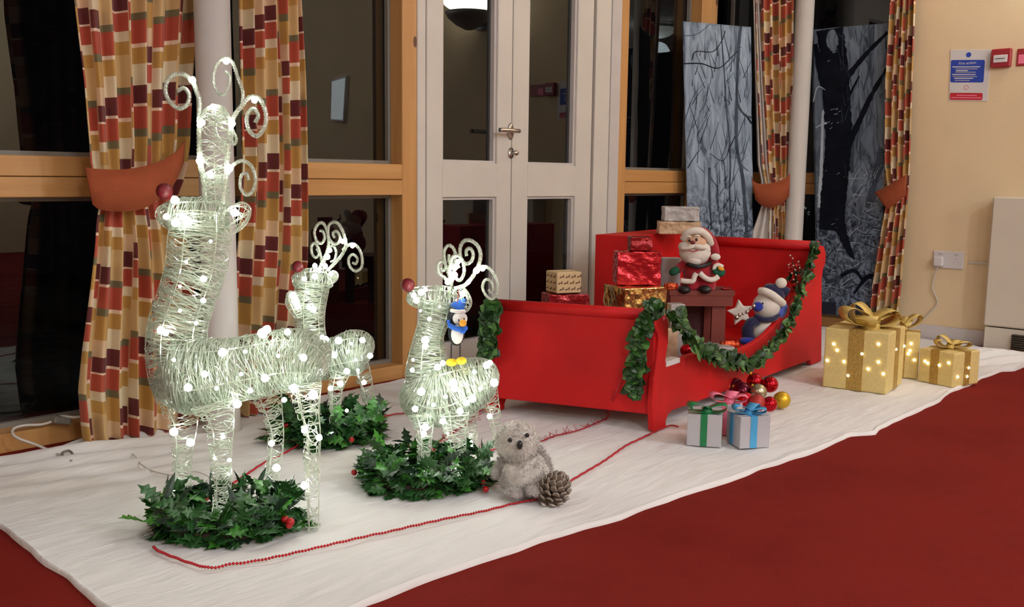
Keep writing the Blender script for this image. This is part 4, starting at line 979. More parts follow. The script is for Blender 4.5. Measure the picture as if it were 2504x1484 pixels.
# tall red box along the far rear corner
bx0, bx1 = SB+(RF-SB)*.60, SB+(RF-SB)*.985; inn = -fnn if (-fnn).dot(SN) > 0 else fnn
solid('rear_box', [bx0+inn*.01+UP*DECK, bx1+inn*.01+UP*DECK, bx1-inn*.16+UP*DECK, bx0-inn*.16+UP*DECK], UP*(.566-DECK), M_red, sled)
for p in (sp(1623, 780, .0), sp(1395, 948, .0)): pass
q = sp(1623, 779, .001); MB().ball(q, (.006, .004, .006), 8, 6).build('screw_head', M_rpink, sled)

# ================================================================== GIFTS
def qbox(p1, p2, h, d=None, p3=None, z=None):
    """base corners: p1 front left, p2 front corner, then depth d away or third corner p3"""
    e = (p2-p1); e.z = 0
    nrm = Vector((-e.y, e.x, 0)).normalized()
    if nrm.dot(FH) < 0: nrm = -nrm
    if p3 is not None: d = abs((p3-p2).dot(nrm))
    z = p1.z if z is None else z
    c = [Vector((p.x, p.y, z)) for p in (p1, p2, p2+nrm*d, p1+nrm*d)]
    return c
def boxmesh(c, h, bev=.003, crumple=0, seed=0):
    m = MB(); m.prism(c, UP*h); return m
def giftbox(name, lab, c, h, m, group=None, bev=.003, wob=0.0, cat='gift'):
    ctr = sum(c, Vector())/4; root = thing(name, lab, cat, ctr, group)
    o = MB().prism(c, UP*h).build('wrapping', m, root)
    if wob:
        s = o.modifiers.new('s', 'SUBSURF'); s.subdivision_type = 'SIMPLE'; s.levels = s.render_levels = 4
        t = bpy.data.textures.new('wob', 'CLOUDS'); t.noise_scale = .035; dmod = o.modifiers.new('d', 'DISPLACE'); dmod.texture = t; dmod.strength = wob; dmod.mid_level = .5; dmod.texture_coords = 'GLOBAL'
    b = o.modifiers.new('b', 'BEVEL'); b.width = bev; b.segments = 3; b.limit_method = 'ANGLE'; b.angle_limit = .8
    if wob: o.modifiers.move(2, 0)
    return root
def face_strip(c, i, t0, t1, h, m, par, name='ribbon', over=None):
    """ribbon down face i (corner i -> i+1) between fractions t0, t1"""
    a, b = c[i], c[(i+1) % 4]; n = (b-a).cross(UP).normalized(); ctr = sum(c, Vector())/4
    if n.dot(a-ctr) < 0: n = -n
    p, q = a.lerp(b, t0), a.lerp(b, t1)
    MB().prism([p+UP*.001, q+UP*.001, q+UP*(h+.0012), p+UP*(h+.0012)], n*.0015).build(name, m, par)
def top_strip(c, i, t0, t1, h, m, par):
    a, b, d, e = c[i], c[(i+1) % 4], c[(i+2) % 4], c[(i+3) % 4]
    MB().prism([a.lerp(b, t0)+UP*h, a.lerp(b, t1)+UP*h, e.lerp(d, t1)+UP*h, e.lerp(d, t0)+UP*h], UP*.0015).build('ribbon', m, par)
def bow(c, par, m, loops, tails=(), wd=.02, th=.0012, name='bow_loop'):
    """loops: (direction angle in the picture frame, length, height, tilt)"""
    for ang, L_, H_, lift in loops:
        d = RH*math.cos(ang)+FH*math.sin(ang); s = Vector((-d.y, d.x, 0)); A_, B_ = [], []; N_ = []
        n = 18
        for i in range(n+1):
            t = i/n; aa = 3.75-5.7*t; x = L_*(.46+.54*math.cos(aa)); z = H_*(.5+.5*math.sin(aa))*(.55+.45*x/L_)+lift*x/L_; k = (.55+.45*math.sin(PI*t))*wd/2
            p = c+d*x+UP*z; A_.append(p-s*k); B_.append(p+s*k)
        o = MB().strip(A_, B_, th, UP).build(name, m, par, True)
    for ang, L_, z1 in tails:
        d = RH*math.cos(ang)+FH*math.sin(ang); s = Vector((-d.y, d.x, 0)); A_, B_ = [], []
        for i in range(8):
            t = i/7; p = c+d*(L_*t)+UP*(z1*t+.008*math.sin(PI*t*2)); A_.append(p-s*wd*.4); B_.append(p+s*wd*.4)
        MB().strip(A_, B_, th, UP).build('bow_tail', m, par, True)
    MB().ball(c+UP*.004, (wd*.4, wd*.4, wd*.35), 10, 7).build('bow_knot', m, par, True)

# three small boxes by the sled
def zf(p, z=GZ): return Vector((p.x, p.y, z))
c = qbox(zf(FL(1678, 1096)), zf(FL(1763, 1102)), 0, .098); h = .098
g = giftbox('small_gift', 'small pale gift box with a dark green ribbon and bow by the sled', c, h, M_giftw, None, .002)
face_strip(c, 0, .39, .58, h, M_rgreen, g); top_strip(c, 0, .40, .58, h, M_rgreen, g); face_strip(c, 1, .42, .58, h, M_rgreen, g); top_strip(c, 1, .42, .58, h, M_rgreen, g)
bc_ = sum(c, Vector())/4+UP*(h+.002); bow(bc_-FH*.03, g, M_rgreen, [(PI+.25, .058, .032, .008), (-.25, .058, .030, .006)], [], .044)
p2 = zf(FL(1808, 1105)); p3 = zf(FL(1881, 1101)); c = qbox(p2, p3, 0, .092); h = .096
g = giftbox('small_gift', 'small pale gift box with a sky blue ribbon and bow, right one of the three', c, h, M_giftw, None, .002)
face_strip(c, 0, .34, .56, h, M_rblue, g); face_strip(c, 3, .25, .5, h, M_rblue, g); top_strip(c, 0, .34, .56, h, M_rblue, g); top_strip(c, 1, .42, .6, h, M_rblue, g)
bc_ = c[0].lerp(c[1], .42)+(c[2]-c[1])*.35+UP*(h+.002); bow(bc_, g, M_rblue, [(PI+.3, .050, .028, .008), (-.25, .052, .020, .004), (.7, .036, .028, .006)], [], .034)
c = qbox(zf(AT(1742, 1070, 3.02)), zf(AT(1800, 1072, 2.99)), 0, .09); h = .096
g = giftbox('small_gift', 'small pale gift box with a pink ribbon and bow, behind the green and blue ones', c, h, M_giftw, None, .002)
face_strip(c, 0, .36, .58, h, M_rpink, g); top_strip(c, 0, .36, .58, h, M_rpink, g)
bc_ = sum(c, Vector())/4+UP*(h+.002); bow(bc_-FH*.01, g, M_rpink, [(PI+.2, .062, .032, .008), (-.2, .056, .028, .004), (1.0, .036, .030, .008)], [], .040)

# three lit gold boxes
def litbox(lab, c, h, rib, leds, bowspec, bowc, wd, rb=.0055):
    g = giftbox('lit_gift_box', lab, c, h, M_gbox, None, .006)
    for i, a, b in rib: face_strip(c, i, a, b, h, M_grib, g)
    top_strip(c, 0, rib[0][1], rib[0][2], h, M_grib, g); top_strip(c, 1, rib[1][1], rib[1][2], h, M_grib, g)
    ctr = sum(c, Vector())/4
    for i, px, py in leds:
        a, b = c[i], c[(i+1) % 4]; n = (b-a).cross(UP).normalized()
        if n.dot(a-ctr) < 0: n = -n
        p = PLN(px, py, a, n)+n*.001; x, y, z = frame_from(n); inst('light_bulb', BULBW, basis(x, y, z, p, rb), g)
    bow(bowc, g, M_gbow, bowspec, [], wd, .0016)
    return g
p1, p2, p3 = zf(FL(2010, 950)), zf(FL(2166, 971)), zf(FL(2216, 945)); c = qbox(p1, p2, 0, None, p3); h = .232
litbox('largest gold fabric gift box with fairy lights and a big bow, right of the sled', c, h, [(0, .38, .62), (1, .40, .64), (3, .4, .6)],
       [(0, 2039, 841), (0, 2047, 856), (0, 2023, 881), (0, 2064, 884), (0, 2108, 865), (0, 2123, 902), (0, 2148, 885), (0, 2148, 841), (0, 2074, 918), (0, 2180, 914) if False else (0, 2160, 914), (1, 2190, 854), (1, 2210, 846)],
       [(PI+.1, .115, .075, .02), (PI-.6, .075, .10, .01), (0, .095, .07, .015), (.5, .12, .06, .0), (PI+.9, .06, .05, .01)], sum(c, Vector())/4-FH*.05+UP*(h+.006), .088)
c = qbox(zf(AT(2166, 927, 4.07)), zf(AT(2232, 930, 4.02)), 0, .16); c = [zf(FL(2205, 930)), zf(FL(2246, 932)), None, None]; e = c[1]-c[0]
c = qbox(zf(FL(2160, 925)), zf(FL(2243, 932)), 0, .13); h = .185
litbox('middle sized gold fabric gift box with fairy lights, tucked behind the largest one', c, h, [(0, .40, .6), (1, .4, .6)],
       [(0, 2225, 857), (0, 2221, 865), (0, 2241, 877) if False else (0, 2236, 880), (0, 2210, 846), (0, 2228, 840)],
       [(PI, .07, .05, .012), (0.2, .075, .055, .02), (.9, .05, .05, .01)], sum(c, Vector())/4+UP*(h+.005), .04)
p1, p2, p3 = zf(FL(2243, 936)), zf(FL(2328, 954)), zf(FL(2376, 940)); c = qbox(p1, p2, 0, None, p3); h = .135
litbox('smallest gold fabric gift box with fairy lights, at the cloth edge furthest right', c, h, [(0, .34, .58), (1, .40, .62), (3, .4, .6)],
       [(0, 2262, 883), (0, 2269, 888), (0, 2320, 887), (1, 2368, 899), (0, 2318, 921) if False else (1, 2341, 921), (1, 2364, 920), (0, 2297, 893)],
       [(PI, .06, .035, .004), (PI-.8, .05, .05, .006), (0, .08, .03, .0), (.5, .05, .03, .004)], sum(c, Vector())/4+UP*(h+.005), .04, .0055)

# presents in the sled.  fb: front width box in the picture frame turned by yaw, standing at z
def fb(px, D, w_, d_, z, yawd, py=700):
    p = AT(px, py, D); p = Vector((p.x, p.y, z)); a = math.radians(yawd); X = RH*math.cos(a)+FH*math.sin(a); Y = Vector((-X.y, X.x, 0))
    return [p-X*w_/2, p+X*w_/2, p+X*w_/2+Y*d_, p-X*w_/2+Y*d_]
cG = fb(1580, 3.38, .172, .15, DECK, 24); giftbox('foil_gift', 'large shiny gold foil gift just behind the front panel of the sled', cG, .42-DECK, M_foilg, None, .003, .012)
cR = fb(1394, 3.38, .150, .10, DECK, 16); giftbox('foil_gift', 'red foil gift under the printed brown box at the front left of the sled', cR, .393-DECK, M_foilr2, None, .003, .010)
cK = fb(1392, 3.40, .098, .09, .396, 24); g = giftbox('printed_gift', 'brown paper gift printed with little running reindeer, on the red foil gift', cK, .075, M_kraft, None, .004)
def tinydeer(c, i, t, z, s, par, flip=1):
    a, b = c[i], c[(i+1) % 4]; e = (b-a).normalized(); n = e.cross(UP); ctr = sum(c, Vector())/4
    if n.dot(a-ctr) < 0: n = -n
    o = a+e*t+UP*z+n*.0012
    P = [(-.5, .05), (-.35, .12), (.1, .10), (.3, .35), (.22, .5), (.30, .42), (.38, .55), (.40, .40), (.62, .30), (.45, .22), (.40, .0), (.62, -.25), (.30, -.05), (-.1, -.06), (-.35, -.35), (-.30, -.05), (-.62, -.30), (-.42, 0)]
    b_ = len(par.v); par.v += [o+e*(x*s*flip)+UP*(y*s) for x, y in P]; par.f.append(tuple(range(b_, b_+len(P))))
md = MB()
for r_, z in enumerate((.014, .036, .058)):
    for k in range(4): tinydeer(cK, 0, .016+k*.023-(r_ % 2)*.006+.003, z, .017, md)
    for k in range(3): tinydeer(cK, 3, .016+k*.028, z, .017, md)
o = md.build('printed_reindeer', M_print, g); o['kind'] = 'stuff'
cF = fb(1562, 3.44, .160, .08, .424, 6); giftbox('foil_gift', 'bright red foil gift standing on the gold foil gift', cF, .118, M_foilr, None, .003, .012)
cS = fb(1566, 3.46, .078, .06, 0.544, 6); giftbox('foil_gift', 'smallest red foil gift on top of the bright red one', cS, .05, M_foilr2, None, .003, .010)
q0 = bx0.lerp(bx1, .5)-inn*.075
def qb(px, py0, w_, d_, z, yawd):  # on the rear box
    pr = ray(px, 580); D = 4.13; return fb(px, D, w_, d_, z, yawd)
cT = fb(1662, 4.10, .178, .10, .568, -3, 580); giftbox('paper_gift', 'gold brown paper gift lying on the tall red box at the back of the sled', cT, .052, M_kraft2, None, .004, .008)
cU = fb(1667, 4.12, .150, .09, .622, 0, 550); giftbox('paper_gift', 'silver grey paper gift, topmost at the back of the sled', cU, .062, M_silv, None, .004, .008)
cV = fb(1640, 3.77, .075, .05, DECK, 4); giftbox('white_box', 'tall plain white box behind the arm of the bearded doll', cV, .495-DECK, M_giftw, None, .003)
cW_ = fb(1660, 3.33, .052, .05, DECK, 8); giftbox('paper_gift', 'pale pinkish gift standing under the left end of the brown stool', cW_, .37-DECK, M_silv, None, .003)
cX = fb(1647, 3.22, .046, .03, DECK, 10); giftbox('paper_gift', 'upright brown paper gift beside the front post of the sled', cX, .30-DECK, M_kraft2, None, .003)
cY = fb(1735, 3.40, .20, .09, DECK, 4); giftbox('paper_gift', 'low silver grey package on the sled deck with sweets and a bauble on it', cY, .078, M_silv, None, .004, .006)
# foil sweets
def sweet(lab, px, py, D, L_, r, m, yawd=0, grp=None):
    root = thing('foil_sweet', lab, 'sweet', AT(px, py, D), grp); a = math.radians(yawd); X = RH*math.cos(a)+FH*math.sin(a); p = AT(px, py, D)
    MB().tube([p-X*L_*.32, p-X*L_*.28, p, p+X*L_*.28, p+X*L_*.32], [r*.4, r, r*1.08, r, r*.4], 10).build('wrapper', m, root)
    for s in (-1, 1): MB().tube([p+X*s*L_*.32, p+X*s*L_*.40, p+X*s*L_*.5], [r*.35, r*.7, r*1.15], 10).build('twisted_end', m, root)
sweet('small orange red foil sweet upright beside the gold gift', 1641, 700, 3.42, .045, .013, M_foilo, 0)
sweet('orange red foil sweet on the sled deck below the blue toy', 1783, 842, 3.50, .065, .013, M_foilo, 10)
sweet('orange red foil sweet left of the stool leg on the deck', 1722, 848, 3.42, .04, .010, M_foilo, -20)
t = thing('bauble', 'shiny red bauble lying in the sled behind the garland', 'bauble', AT(1680, 858, 3.30)); 
MB().ball(AT(1680, 856, 3.30), .024, 20, 14).build('ball', M_br, t, True)
MB().lathe([(.006, 0), (.006, .008), (.001, .009)], AT(1680, 856, 3.30)+UP*.023, 10).build('cap', M_bg, t)

# stool
st_ = thing('wooden_stool', 'small dark red brown wooden stool in the sled, under the bearded doll', 'stool', Vector((*AT(1718, 720, 3.62).xy, DECK)))
cQ = fb(1718, 3.56, .245, .16, .36, 3); zt = .392
MB().prism([Vector((p.x, p.y, zt-.018)) for p in cQ], UP*.018).build('top', M_stool, st_)
ce = sum(cQ, Vector())/4
cI = [ce+(p-ce)*.96 for p in cQ]
MB().prism([Vector((p.x, p.y, zt-.058)) for p in cI], UP*.04).build('apron', M_stool, st_)
MB().prism([Vector((p.x, p.y, DECK)) for p in (cI[3].lerp(cI[2], .08), cI[3].lerp(cI[2], .92), cI[3].lerp(cI[2], .92)-FH*.012, cI[3].lerp(cI[2], .08)-FH*.012)], UP*(zt-.06-DECK)).build('back_panel', mat('dark_wine_board', (.07, .010, .016), .6, var=.15), st_)
for f_, g_ in ((.10, .10), (.80, .10), (.10, .85), (.80, .85)):
    p = cI[0].lerp(cI[1], f_).lerp(cI[3].lerp(cI[2], f_), g_); e1 = (cI[1]-cI[0]).normalized()
    MB().prism([Vector((q.x, q.y, DECK)) for q in (p-e1*.026, p+e1*.026, p+e1*.026+FH*.02, p-e1*.026+FH*.02)], UP*(zt-.058-DECK)).build('leg', M_stool, st_)
t = thing('red_tray', 'thin dark red dish lying on the stool right of the doll', 'dish', AT(1775, 714, 3.60))
MB().lathe([(.0, 0), (.018, 0), (.024, .006), (.021, .007), (.016, .003), (0, .003)], Vector((*AT(1774, 712, 3.62).xy, zt)), 18, Matrix.Diagonal((1.2, .8, 1)).to_3x3()).build('dish', M_foilr2, t, True)

# ================================================================== PLUSH TOYS
def toy(D): return (lambda x, y, dz=0: AT(x, y, D+dz)), D/FPX
def pb_(m, c, rx, ry, rz, k, tilt=0, fn=None, nu=18, nv=12):
    M = BM @ rotm(0, math.radians(tilt), 0); m.ball(c, (rx*k, ry*k, rz*k), nu, nv, M, fn); return m
T, k = toy(3.60)
sa = thing('bearded_plush_doll', 'white bearded plush doll in red coat and hat standing on the stool', 'doll', Vector((*T(1705, 718).xy, zt)))
m = MB(); pb_(m, T(1707, 668, .02), 38, 30, 34, k); pb_(m, T(1690, 696, .01), 26, 22, 22, k); pb_(m, T(1725, 696, .01), 26, 22, 22, k)
m.build('coat', M_sred, sa, True)
m = MB(); m.tube(catmull([T(1688, 640, .02), T(1668, 650, .01), T(1656, 660, 0)], 4), [14*k, 13*k, 13*k, 12*k, 12*k, 12*k, 11*k, 11*k, 10*k], 12); m.build('sleeve', M_sred, sa, True)
m = MB(); m.tube(catmull([T(1725, 636, .02), T(1742, 642, .01), T(1752, 652, 0)], 4), [15*k, 14*k, 14*k, 14*k, 13*k, 13*k, 12*k, 12*k, 11*k], 12); m.build('sleeve', M_sred, sa, True)
pb_(MB(), T(1649, 663, -.01), 14, 10, 10, k, -35).build('mitten', M_sgrn, sa, True)
m = MB(); pb_(m, T(1759, 664, -.01), 15, 11, 13, k, 20); pb_(m, T(1749, 664, -.02), 6, 6, 9, k, -20); m.build('mitten', M_sgrn, sa, True)
m = MB(); m.tube(catmull([T(1746, 660, -.02), T(1748, 651, -.02), T(1757, 648, -.02), T(1767, 652, -.015)], 4), 5*k, 8); m.build('cuff', M_plwht, sa, True)
pb_(MB(), T(1763, 657, -.03), 8, 5, 5, k, 20).build('patch', M_orn, sa, True)
for pts in ([(1664, 686), (1678, 688), (1694, 687), (1698, 676), (1703, 668)], [(1711, 667), (1720, 676), (1732, 683), (1746, 683), (1756, 676)]):
    MB().tube(catmull([T(x, y, -.045+.01*abs(x-1708)/40) for x, y in pts], 4), 6.5*k, 10).build('coat_trim', M_plwht, sa, True)
for x in (1673, 1724): pb_(MB(), T(x, 708, -.035), 16, 18, 10.5, k).build('boot', M_black, sa, True)
m = MB(); m.tube(catmull([T(1680, 645, -.03), T(1705, 652, -.045), T(1730, 647, -.03), T(1738, 640, 0)], 4), 5*k, 8); m.build('collar', M_black, sa, True)
def beardfn(q): return q*(1+.05*NZ.noise(q*60))
m = MB(); pb_(m, T(1699, 618, -.01), 38, 28, 30, k, 0, beardfn, 26, 18); pb_(m, T(1697, 636, -.02), 20, 18, 14, k, 0, beardfn); pb_(m, T(1676, 605, -.02), 18, 15, 14, k, 20, beardfn); pb_(m, T(1720, 610, -.02), 18, 15, 16, k, -10, beardfn)
m.build('beard', M_plwht, sa, True)
pb_(MB(), T(1700, 592, -.012), 28, 27, 20, k).build('face', M_skin, sa, True)
m = MB(); pb_(m, T(1683, 604, -.055), 20, 10, 7, k, -12); pb_(m, T(1710, 604, -.055), 20, 10, 7, k, 8); m.build('moustache', M_plwht, sa, True)
MB().tube(catmull([T(1683, 612, -.068), T(1695, 615, -.072), T(1708, 611, -.068)], 4), 1.4*k, 6).build('mouth', M_sred, sa)
pb_(MB(), T(1694, 593, -.085), 6.5, 5, 4.5, k).build('nose', M_nose, sa, True)
for x, y in ((1686, 588), (1703, 586)):
    pb_(MB(), T(x, y, -.078), 3.2, 2, 4, k).build('eye', M_black, sa, True)
for pts in ([(1678, 580), (1684, 577), (1690, 580)], [(1698, 578), (1706, 575), (1712, 578)]): MB().tube([T(x, y, -.080) for x, y in pts], 2.4*k, 6).build('eyebrow', M_plwht, sa, True)
m = MB(); m.tube(catmull([T(1670, 585, -.03), T(1680, 570, -.05), T(1698, 564, -.06), T(1716, 566, -.05), T(1732, 580, -.03), T(1738, 596, .0)], 5), 8.5*k, 12); m.build('hat_trim', M_plwht, sa, True)
m = MB(); m.tube(catmull([T(1703, 582, .01), T(1716, 578, .02), T(1732, 588, .02), T(1744, 604, .015), T(1752, 622, .0)], 5), [28*k*(1-.7*(i/20)) for i in range(21)], 14); m.build('hat', M_sred, sa, True)
pb_(MB(), T(1750, 628, -.025), 12, 9, 8.5, k, 0, beardfn).build('hat_bobble', M_plwht, sa, True)

# blue toy
T, k = toy(3.84)
bl = thing('blue_plush_toy', 'white and blue plush toy with navy bobble hat at the back of the sled', 'soft toy', Vector((*T(1870, 818).xy, DECK)))
m = MB(); pb_(m, T(1874, 748, -.01), 34, 28, 32, k, 20); m.build('head', M_plwht, bl, True)
pb_(MB(), T(1900, 760, .02), 22, 24, 30, k, 35).build('cheek', M_blue3, bl, True)
pb_(MB(), T(1853, 750, -.06), 13, 11, 12, k).build('nose', M_blue2, bl, True)
pb_(MB(), T(1865, 742, -.085), 2.5, 2, 2.5, k).build('eye', M_black, bl, True)
pb_(MB(), T(1866, 812, -.005), 33, 28, 36, k, 8).build('body', M_plwht, bl, True)
pb_(MB(), T(1886, 806, .03), 28, 26, 38, k, 20).build('back', M_blue3, bl, True)
MB().tube(catmull([T(1845, 772, -.05), T(1865, 781, -.06), T(1890, 780, -.04), T(1904, 768, 0)], 5), 7*k, 10).build('scarf', M_navy, bl, True)
m = MB(); m.tube(catmull([T(1858, 712, -.04), T(1872, 713, -.06), T(1890, 722, -.06), T(1906, 735, -.04), T(1914, 742, -.02)], 5), 9.5*k, 12); m.build('hat_trim', M_plwht, bl, True)
m = MB(); pb_(m, T(1892, 716, .0), 30, 24, 20, k, 32); m.tube(catmull([T(1890, 710, 0), T(1910, 708, 0), T(1926, 716, .0)], 4), [16*k]*5+[12*k]*4, 10); m.build('hat', M_navy, bl, True)
pb_(MB(), T(1910, 692, -.02), 14, 12, 13, k).build('hat_bobble', M_plwht, bl, True)
m = MB(); m.tube(catmull([T(1850, 785, -.04), T(1834, 792, -.06), T(1828, 812, -.06), T(1832, 830, -.05)], 5), [13*k]*8+[15*k]*8, 12); m.build('flipper', M_navy, bl, True)
pb_(MB(), T(1828, 834, -.07), 20, 18, 10, k).build('foot', M_blue2, bl, True)
# star wand
sw = thing('star_wand', 'pale padded star with a string of silver beads held by the blue toy', 'decoration', T(1806, 768, -.08))
pts = []
for i in range(10):
    a = PI/2+i*PI/5+.2; r = (34 if i % 2 == 0 else 17)*k; pts.append(T(1812, 765, -.05)+RH*math.cos(a)*r+UP*math.sin(a)*r)
o = MB().prism(pts, FH*.02).build('star', M_plwht, sw); b = o.modifiers.new('b', 'BEVEL'); b.width = .006; b.segments = 3
for x, y, r in ((1843, 748, 5), (1835, 755, 3.5), (1826, 763, 4.5), (1817, 767, 3.2), (1808, 770, 4.5), (1801, 776, 6)): MB().ball(T(x, y, -.11), r*k, 10, 8).build('silver_bead', M_silv if False else M_steel, sw, True)

# penguin ornament
T, k = toy(2.575)
pg = thing('penguin_ornament', 'thin legged penguin ornament with blue bobble hat, scarf and yellow feet, on the middle reindeer', 'ornament', T(1116, 890))
pb_(MB(), T(1104, 886, -.02), 14, 20, 9, k).build('foot', M_yel, pg, True); pb_(MB(), T(1128, 882, -.02), 13, 20, 9, k).build('foot', M_yel, pg, True)
MB().tube([T(1104, 840), T(1103, 880)], 1.8*k, 6).build('leg', M_black, pg); MB().tube([T(1125, 838), T(1125, 877)], 1.8*k, 6).build('leg', M_black, pg)
m = MB(); pb_(m, T(1116, 812, .02), 21, 16, 34, k); pb_(m, T(1118, 778, .02), 25, 18, 25, k); m.build('body', M_wblk, pg, True)
pb_(MB(), T(1118, 818, -.006), 15, 9, 24, k).build('belly', M_wwht, pg, True)
pb_(MB(), T(1125, 779, -.006), 18, 10, 17, k).build('face', M_wwht, pg, True)
pb_(MB(), T(1132, 790, -.025), 9, 9, 9, k).build('beak', M_orn, pg, True)
for x, y in ((1122, 783), (1135, 780)): pb_(MB(), T(x, y, -.022), 2, 2, 3, k).build('eye', M_black, pg)
m = MB(); m.tube(catmull([T(1100, 796, .0), T(1112, 802, -.02), T(1126, 805, -.022), T(1140, 801, -.01)], 5), 6.5*k, 8); m.tube(catmull([T(1126, 805, -.025), T(1131, 811, -.028), T(1136, 807, -.025)], 4), 5.5*k, 8); m.tube(catmull([T(1102, 796), T(1097, 788, 0), T(1097, 782, 0)], 4), 4*k, 8); m.build('scarf', M_blue, pg, True)
m = MB(); m.tube([T(1118, 757, .01), T(1122, 750, .01), T(1128, 742, .01), T(1137, 731, .01)], [19*k, 18*k, 12*k, 4*k], 14); m.build('hat', M_blue, pg, True)
MB().tube([T(1103, 759, -.006), T(1120, 762, -.02), T(1137, 761, -.006)], 4.5*k, 8).build('hat_trim', M_wwht, pg, True)
MB().tube([T(1118, 742, -.005), T(1120, 725, -.01), T(1122, 706, -.01)], .8*k, 5).build('string', M_berry, pg)

# grey fluffy toy
T, k = toy(2.42)
ow = thing('fluffy_plush_chick', 'grey fluffy plush chick with black beak sitting between holly wreath and pinecone', 'soft toy', Vector((*T(1278, 1205).xy, GZ)))
def furry(name, balls, m, par, n, ln, seed):
    mb = MB(); rnd = random.Random(seed); hair = MB()
    for c_, rx, ry, rz, tl in balls:
        pb_(mb, c_, rx, ry, rz, k, tl, lambda q: q*(1+.06*NZ.noise(q*55)), 24, 16)
        M = BM @ rotm(0, math.radians(tl), 0)
        for _ in range(int(n*rx*rz/3600)+40):
            z = rnd.uniform(-1, 1); a = rnd.uniform(0, 2*PI); s = math.sqrt(1-z*z); d = Vector((s*math.cos(a), s*math.sin(a), z))
            p = c_+M @ Vector((d.x*rx*k, d.y*ry*k, d.z*rz*k))*.99; nn = (M @ Vector((d.x/rx, d.y/ry, d.z/rz))).normalized()
            g_ = (nn+Vector((rnd.uniform(-.5, .5), rnd.uniform(-.5, .5), rnd.uniform(-.9, .1)))).normalized(); sd = g_.cross(nn+Vector((.1, .2, .3))).normalized()*.0011; b = len(hair.v)
            hair.v += [p-sd, p+sd, p+g_*ln*rnd.uniform(.6, 1.2)]; hair.f.append((b, b+1, b+2))
    o = mb.build(name, m, par, True); h_ = hair.build('fur', m, o); h_['kind'] = 'stuff'; return o
furry('body', [(T(1283, 1160, .01), 64, 55, 54, 0), (T(1285, 1125, .01), 50, 45, 30, 0)], M_fur, ow, 5200, .009, 1)
furry('head', [(T(1266, 1082, -.01), 53, 48, 50, 0)], M_fur, ow, 5200, .009, 2)
furry('flipper', [(T(1222, 1140, .0), 14, 16, 34, 28)], M_furd, ow, 5200, .008, 3)
furry('flipper', [(T(1332, 1122, .01), 11, 15, 38, -28)], M_furd, ow, 5200, .008, 4)
furry('foot', [(T(1258, 1205, -.06), 24, 24, 11, 0)], M_furd, ow, 5200, .007, 5)
furry('foot', [(T(1304, 1199, -.06), 22, 24, 11, 0)], M_furd, ow, 5200, .007, 6)
for x, y in ((1247, 1076), (1289, 1064)): pb_(MB(), T(x, y, -.058), 5.5, 4, 5.5, k).build('eye', M_black, ow, True)
pb_(MB(), T(1271, 1088, -.068), 7, 8, 11, k, 0).build('beak', M_black, ow, True)

# ================================================================== BAUBLES beside the sled
def bauble(px, py, r, D, m, lab, cap=(0, 0, 1)):
    c = AT(px, py, D); c.z = max(c.z, GZ+r*D/FPX); t = thing('bauble', lab, 'bauble', c, None); rr = r*D/FPX
    MB().ball(c, rr, 24, 16).build('ball', m, t, True)
    d = Vector(cap).normalized(); x, y, z = frame_from(d); M = Matrix((x, y, z)).transposed()
    MB().lathe([(.005, 0), (.005, .007), (.002, .009), (.0005, .010)], c+d*(rr-.001), 10, M).build('cap', M_bg, t, True)
for a in [(1795, 966, 25, 3.52, M_bm, 'dark maroon bauble at the back left of the pile beside the sled', (-1, 0, .3)), (1814, 957, 23, 3.40, M_bm, 'maroon bauble with pinkish shine, second from the left in the pile', (0, 1, .4)),
          (1846, 932, 20, 3.44, M_br, 'shiny red bauble, topmost of the pile beside the sled', (-.3, .5, 1)), (1883, 940, 20, 3.42, M_br, 'shiny red bauble at the upper right of the pile, above the yellow gold one', (.5, .8, .5)),
          (1855, 958, 20, 3.36, M_bc, 'pale champagne bauble in the middle of the pile', (0, .9, .7)), (1912, 978, 21, 3.36, M_bg, 'yellow gold bauble at the right end of the pile', (.8, .8, .3)),
          (1822, 977, 20, 3.30, M_br, 'shiny red bauble low at the left of the pile, above the pink bow', (-.5, .4, .2)), (1851, 985, 21, 3.27, M_bp, 'matte light red bauble low in the middle of the pile', (.2, .9, .3)),
          (1882, 988, 19, 3.27, M_br, 'shiny red bauble low at the right of the pile, next to the yellow gold one', (.3, .9, .3))]:
    bauble(*a)

# ================================================================== GARLANDS on the sled
def garland(lab, pts, N, ls, seed, w_=.026, nrm=SN, extra=()):
    rnd = random.Random(seed); P = catmull(pts, 8); L_ = [0]
    for a, b in zip(P, P[1:]): L_.append(L_[-1]+(b-a).length)
    root = thing('leaf_garland', lab, 'garland', P[len(P)//2], None)
    MB().tube(P, .003, 6).build('stem', M_twig, root, True)
    k = 0; fill = MB()
    for i in range(N*2):
        if i == N: k = 0
        d = L_[-1]*((i % N)+rnd.random())/N
        while k < len(L_)-2 and L_[k+1] < d: k += 1
        p = P[k].lerp(P[k+1], (d-L_[k])/max(1e-6, L_[k+1]-L_[k])); t = (P[k+1]-P[k]).normalized(); s_ = nrm.cross(t)
        v = t*rnd.uniform(-.3, 1.0)+s_*rnd.uniform(-1.2, 1.2)+nrm*rnd.uniform(-.05, .9)
        p = p+s_*rnd.uniform(-.5, .5)*w_+nrm*rnd.uniform(0, .5)*w_
        if i < N: place_leaf(rnd.choice(IV), p, v, nrm+t*rnd.uniform(-.7, .7)+s_*rnd.uniform(-.7, .7)+UP*.3, ls*rnd.uniform(.7, 1.25), root)
        else: fill_leaf(fill, IV[2], p-nrm*.006, v, nrm+t*rnd.uniform(-.7, .7)+s_*rnd.uniform(-.7, .7)+UP*.3, ls*rnd.uniform(.7, 1.15))
    fill.build('inner_leaves', M_ivy2, root)['kind'] = 'stuff'
    return root
g1 = [(1700, 815), (1660, 790)]
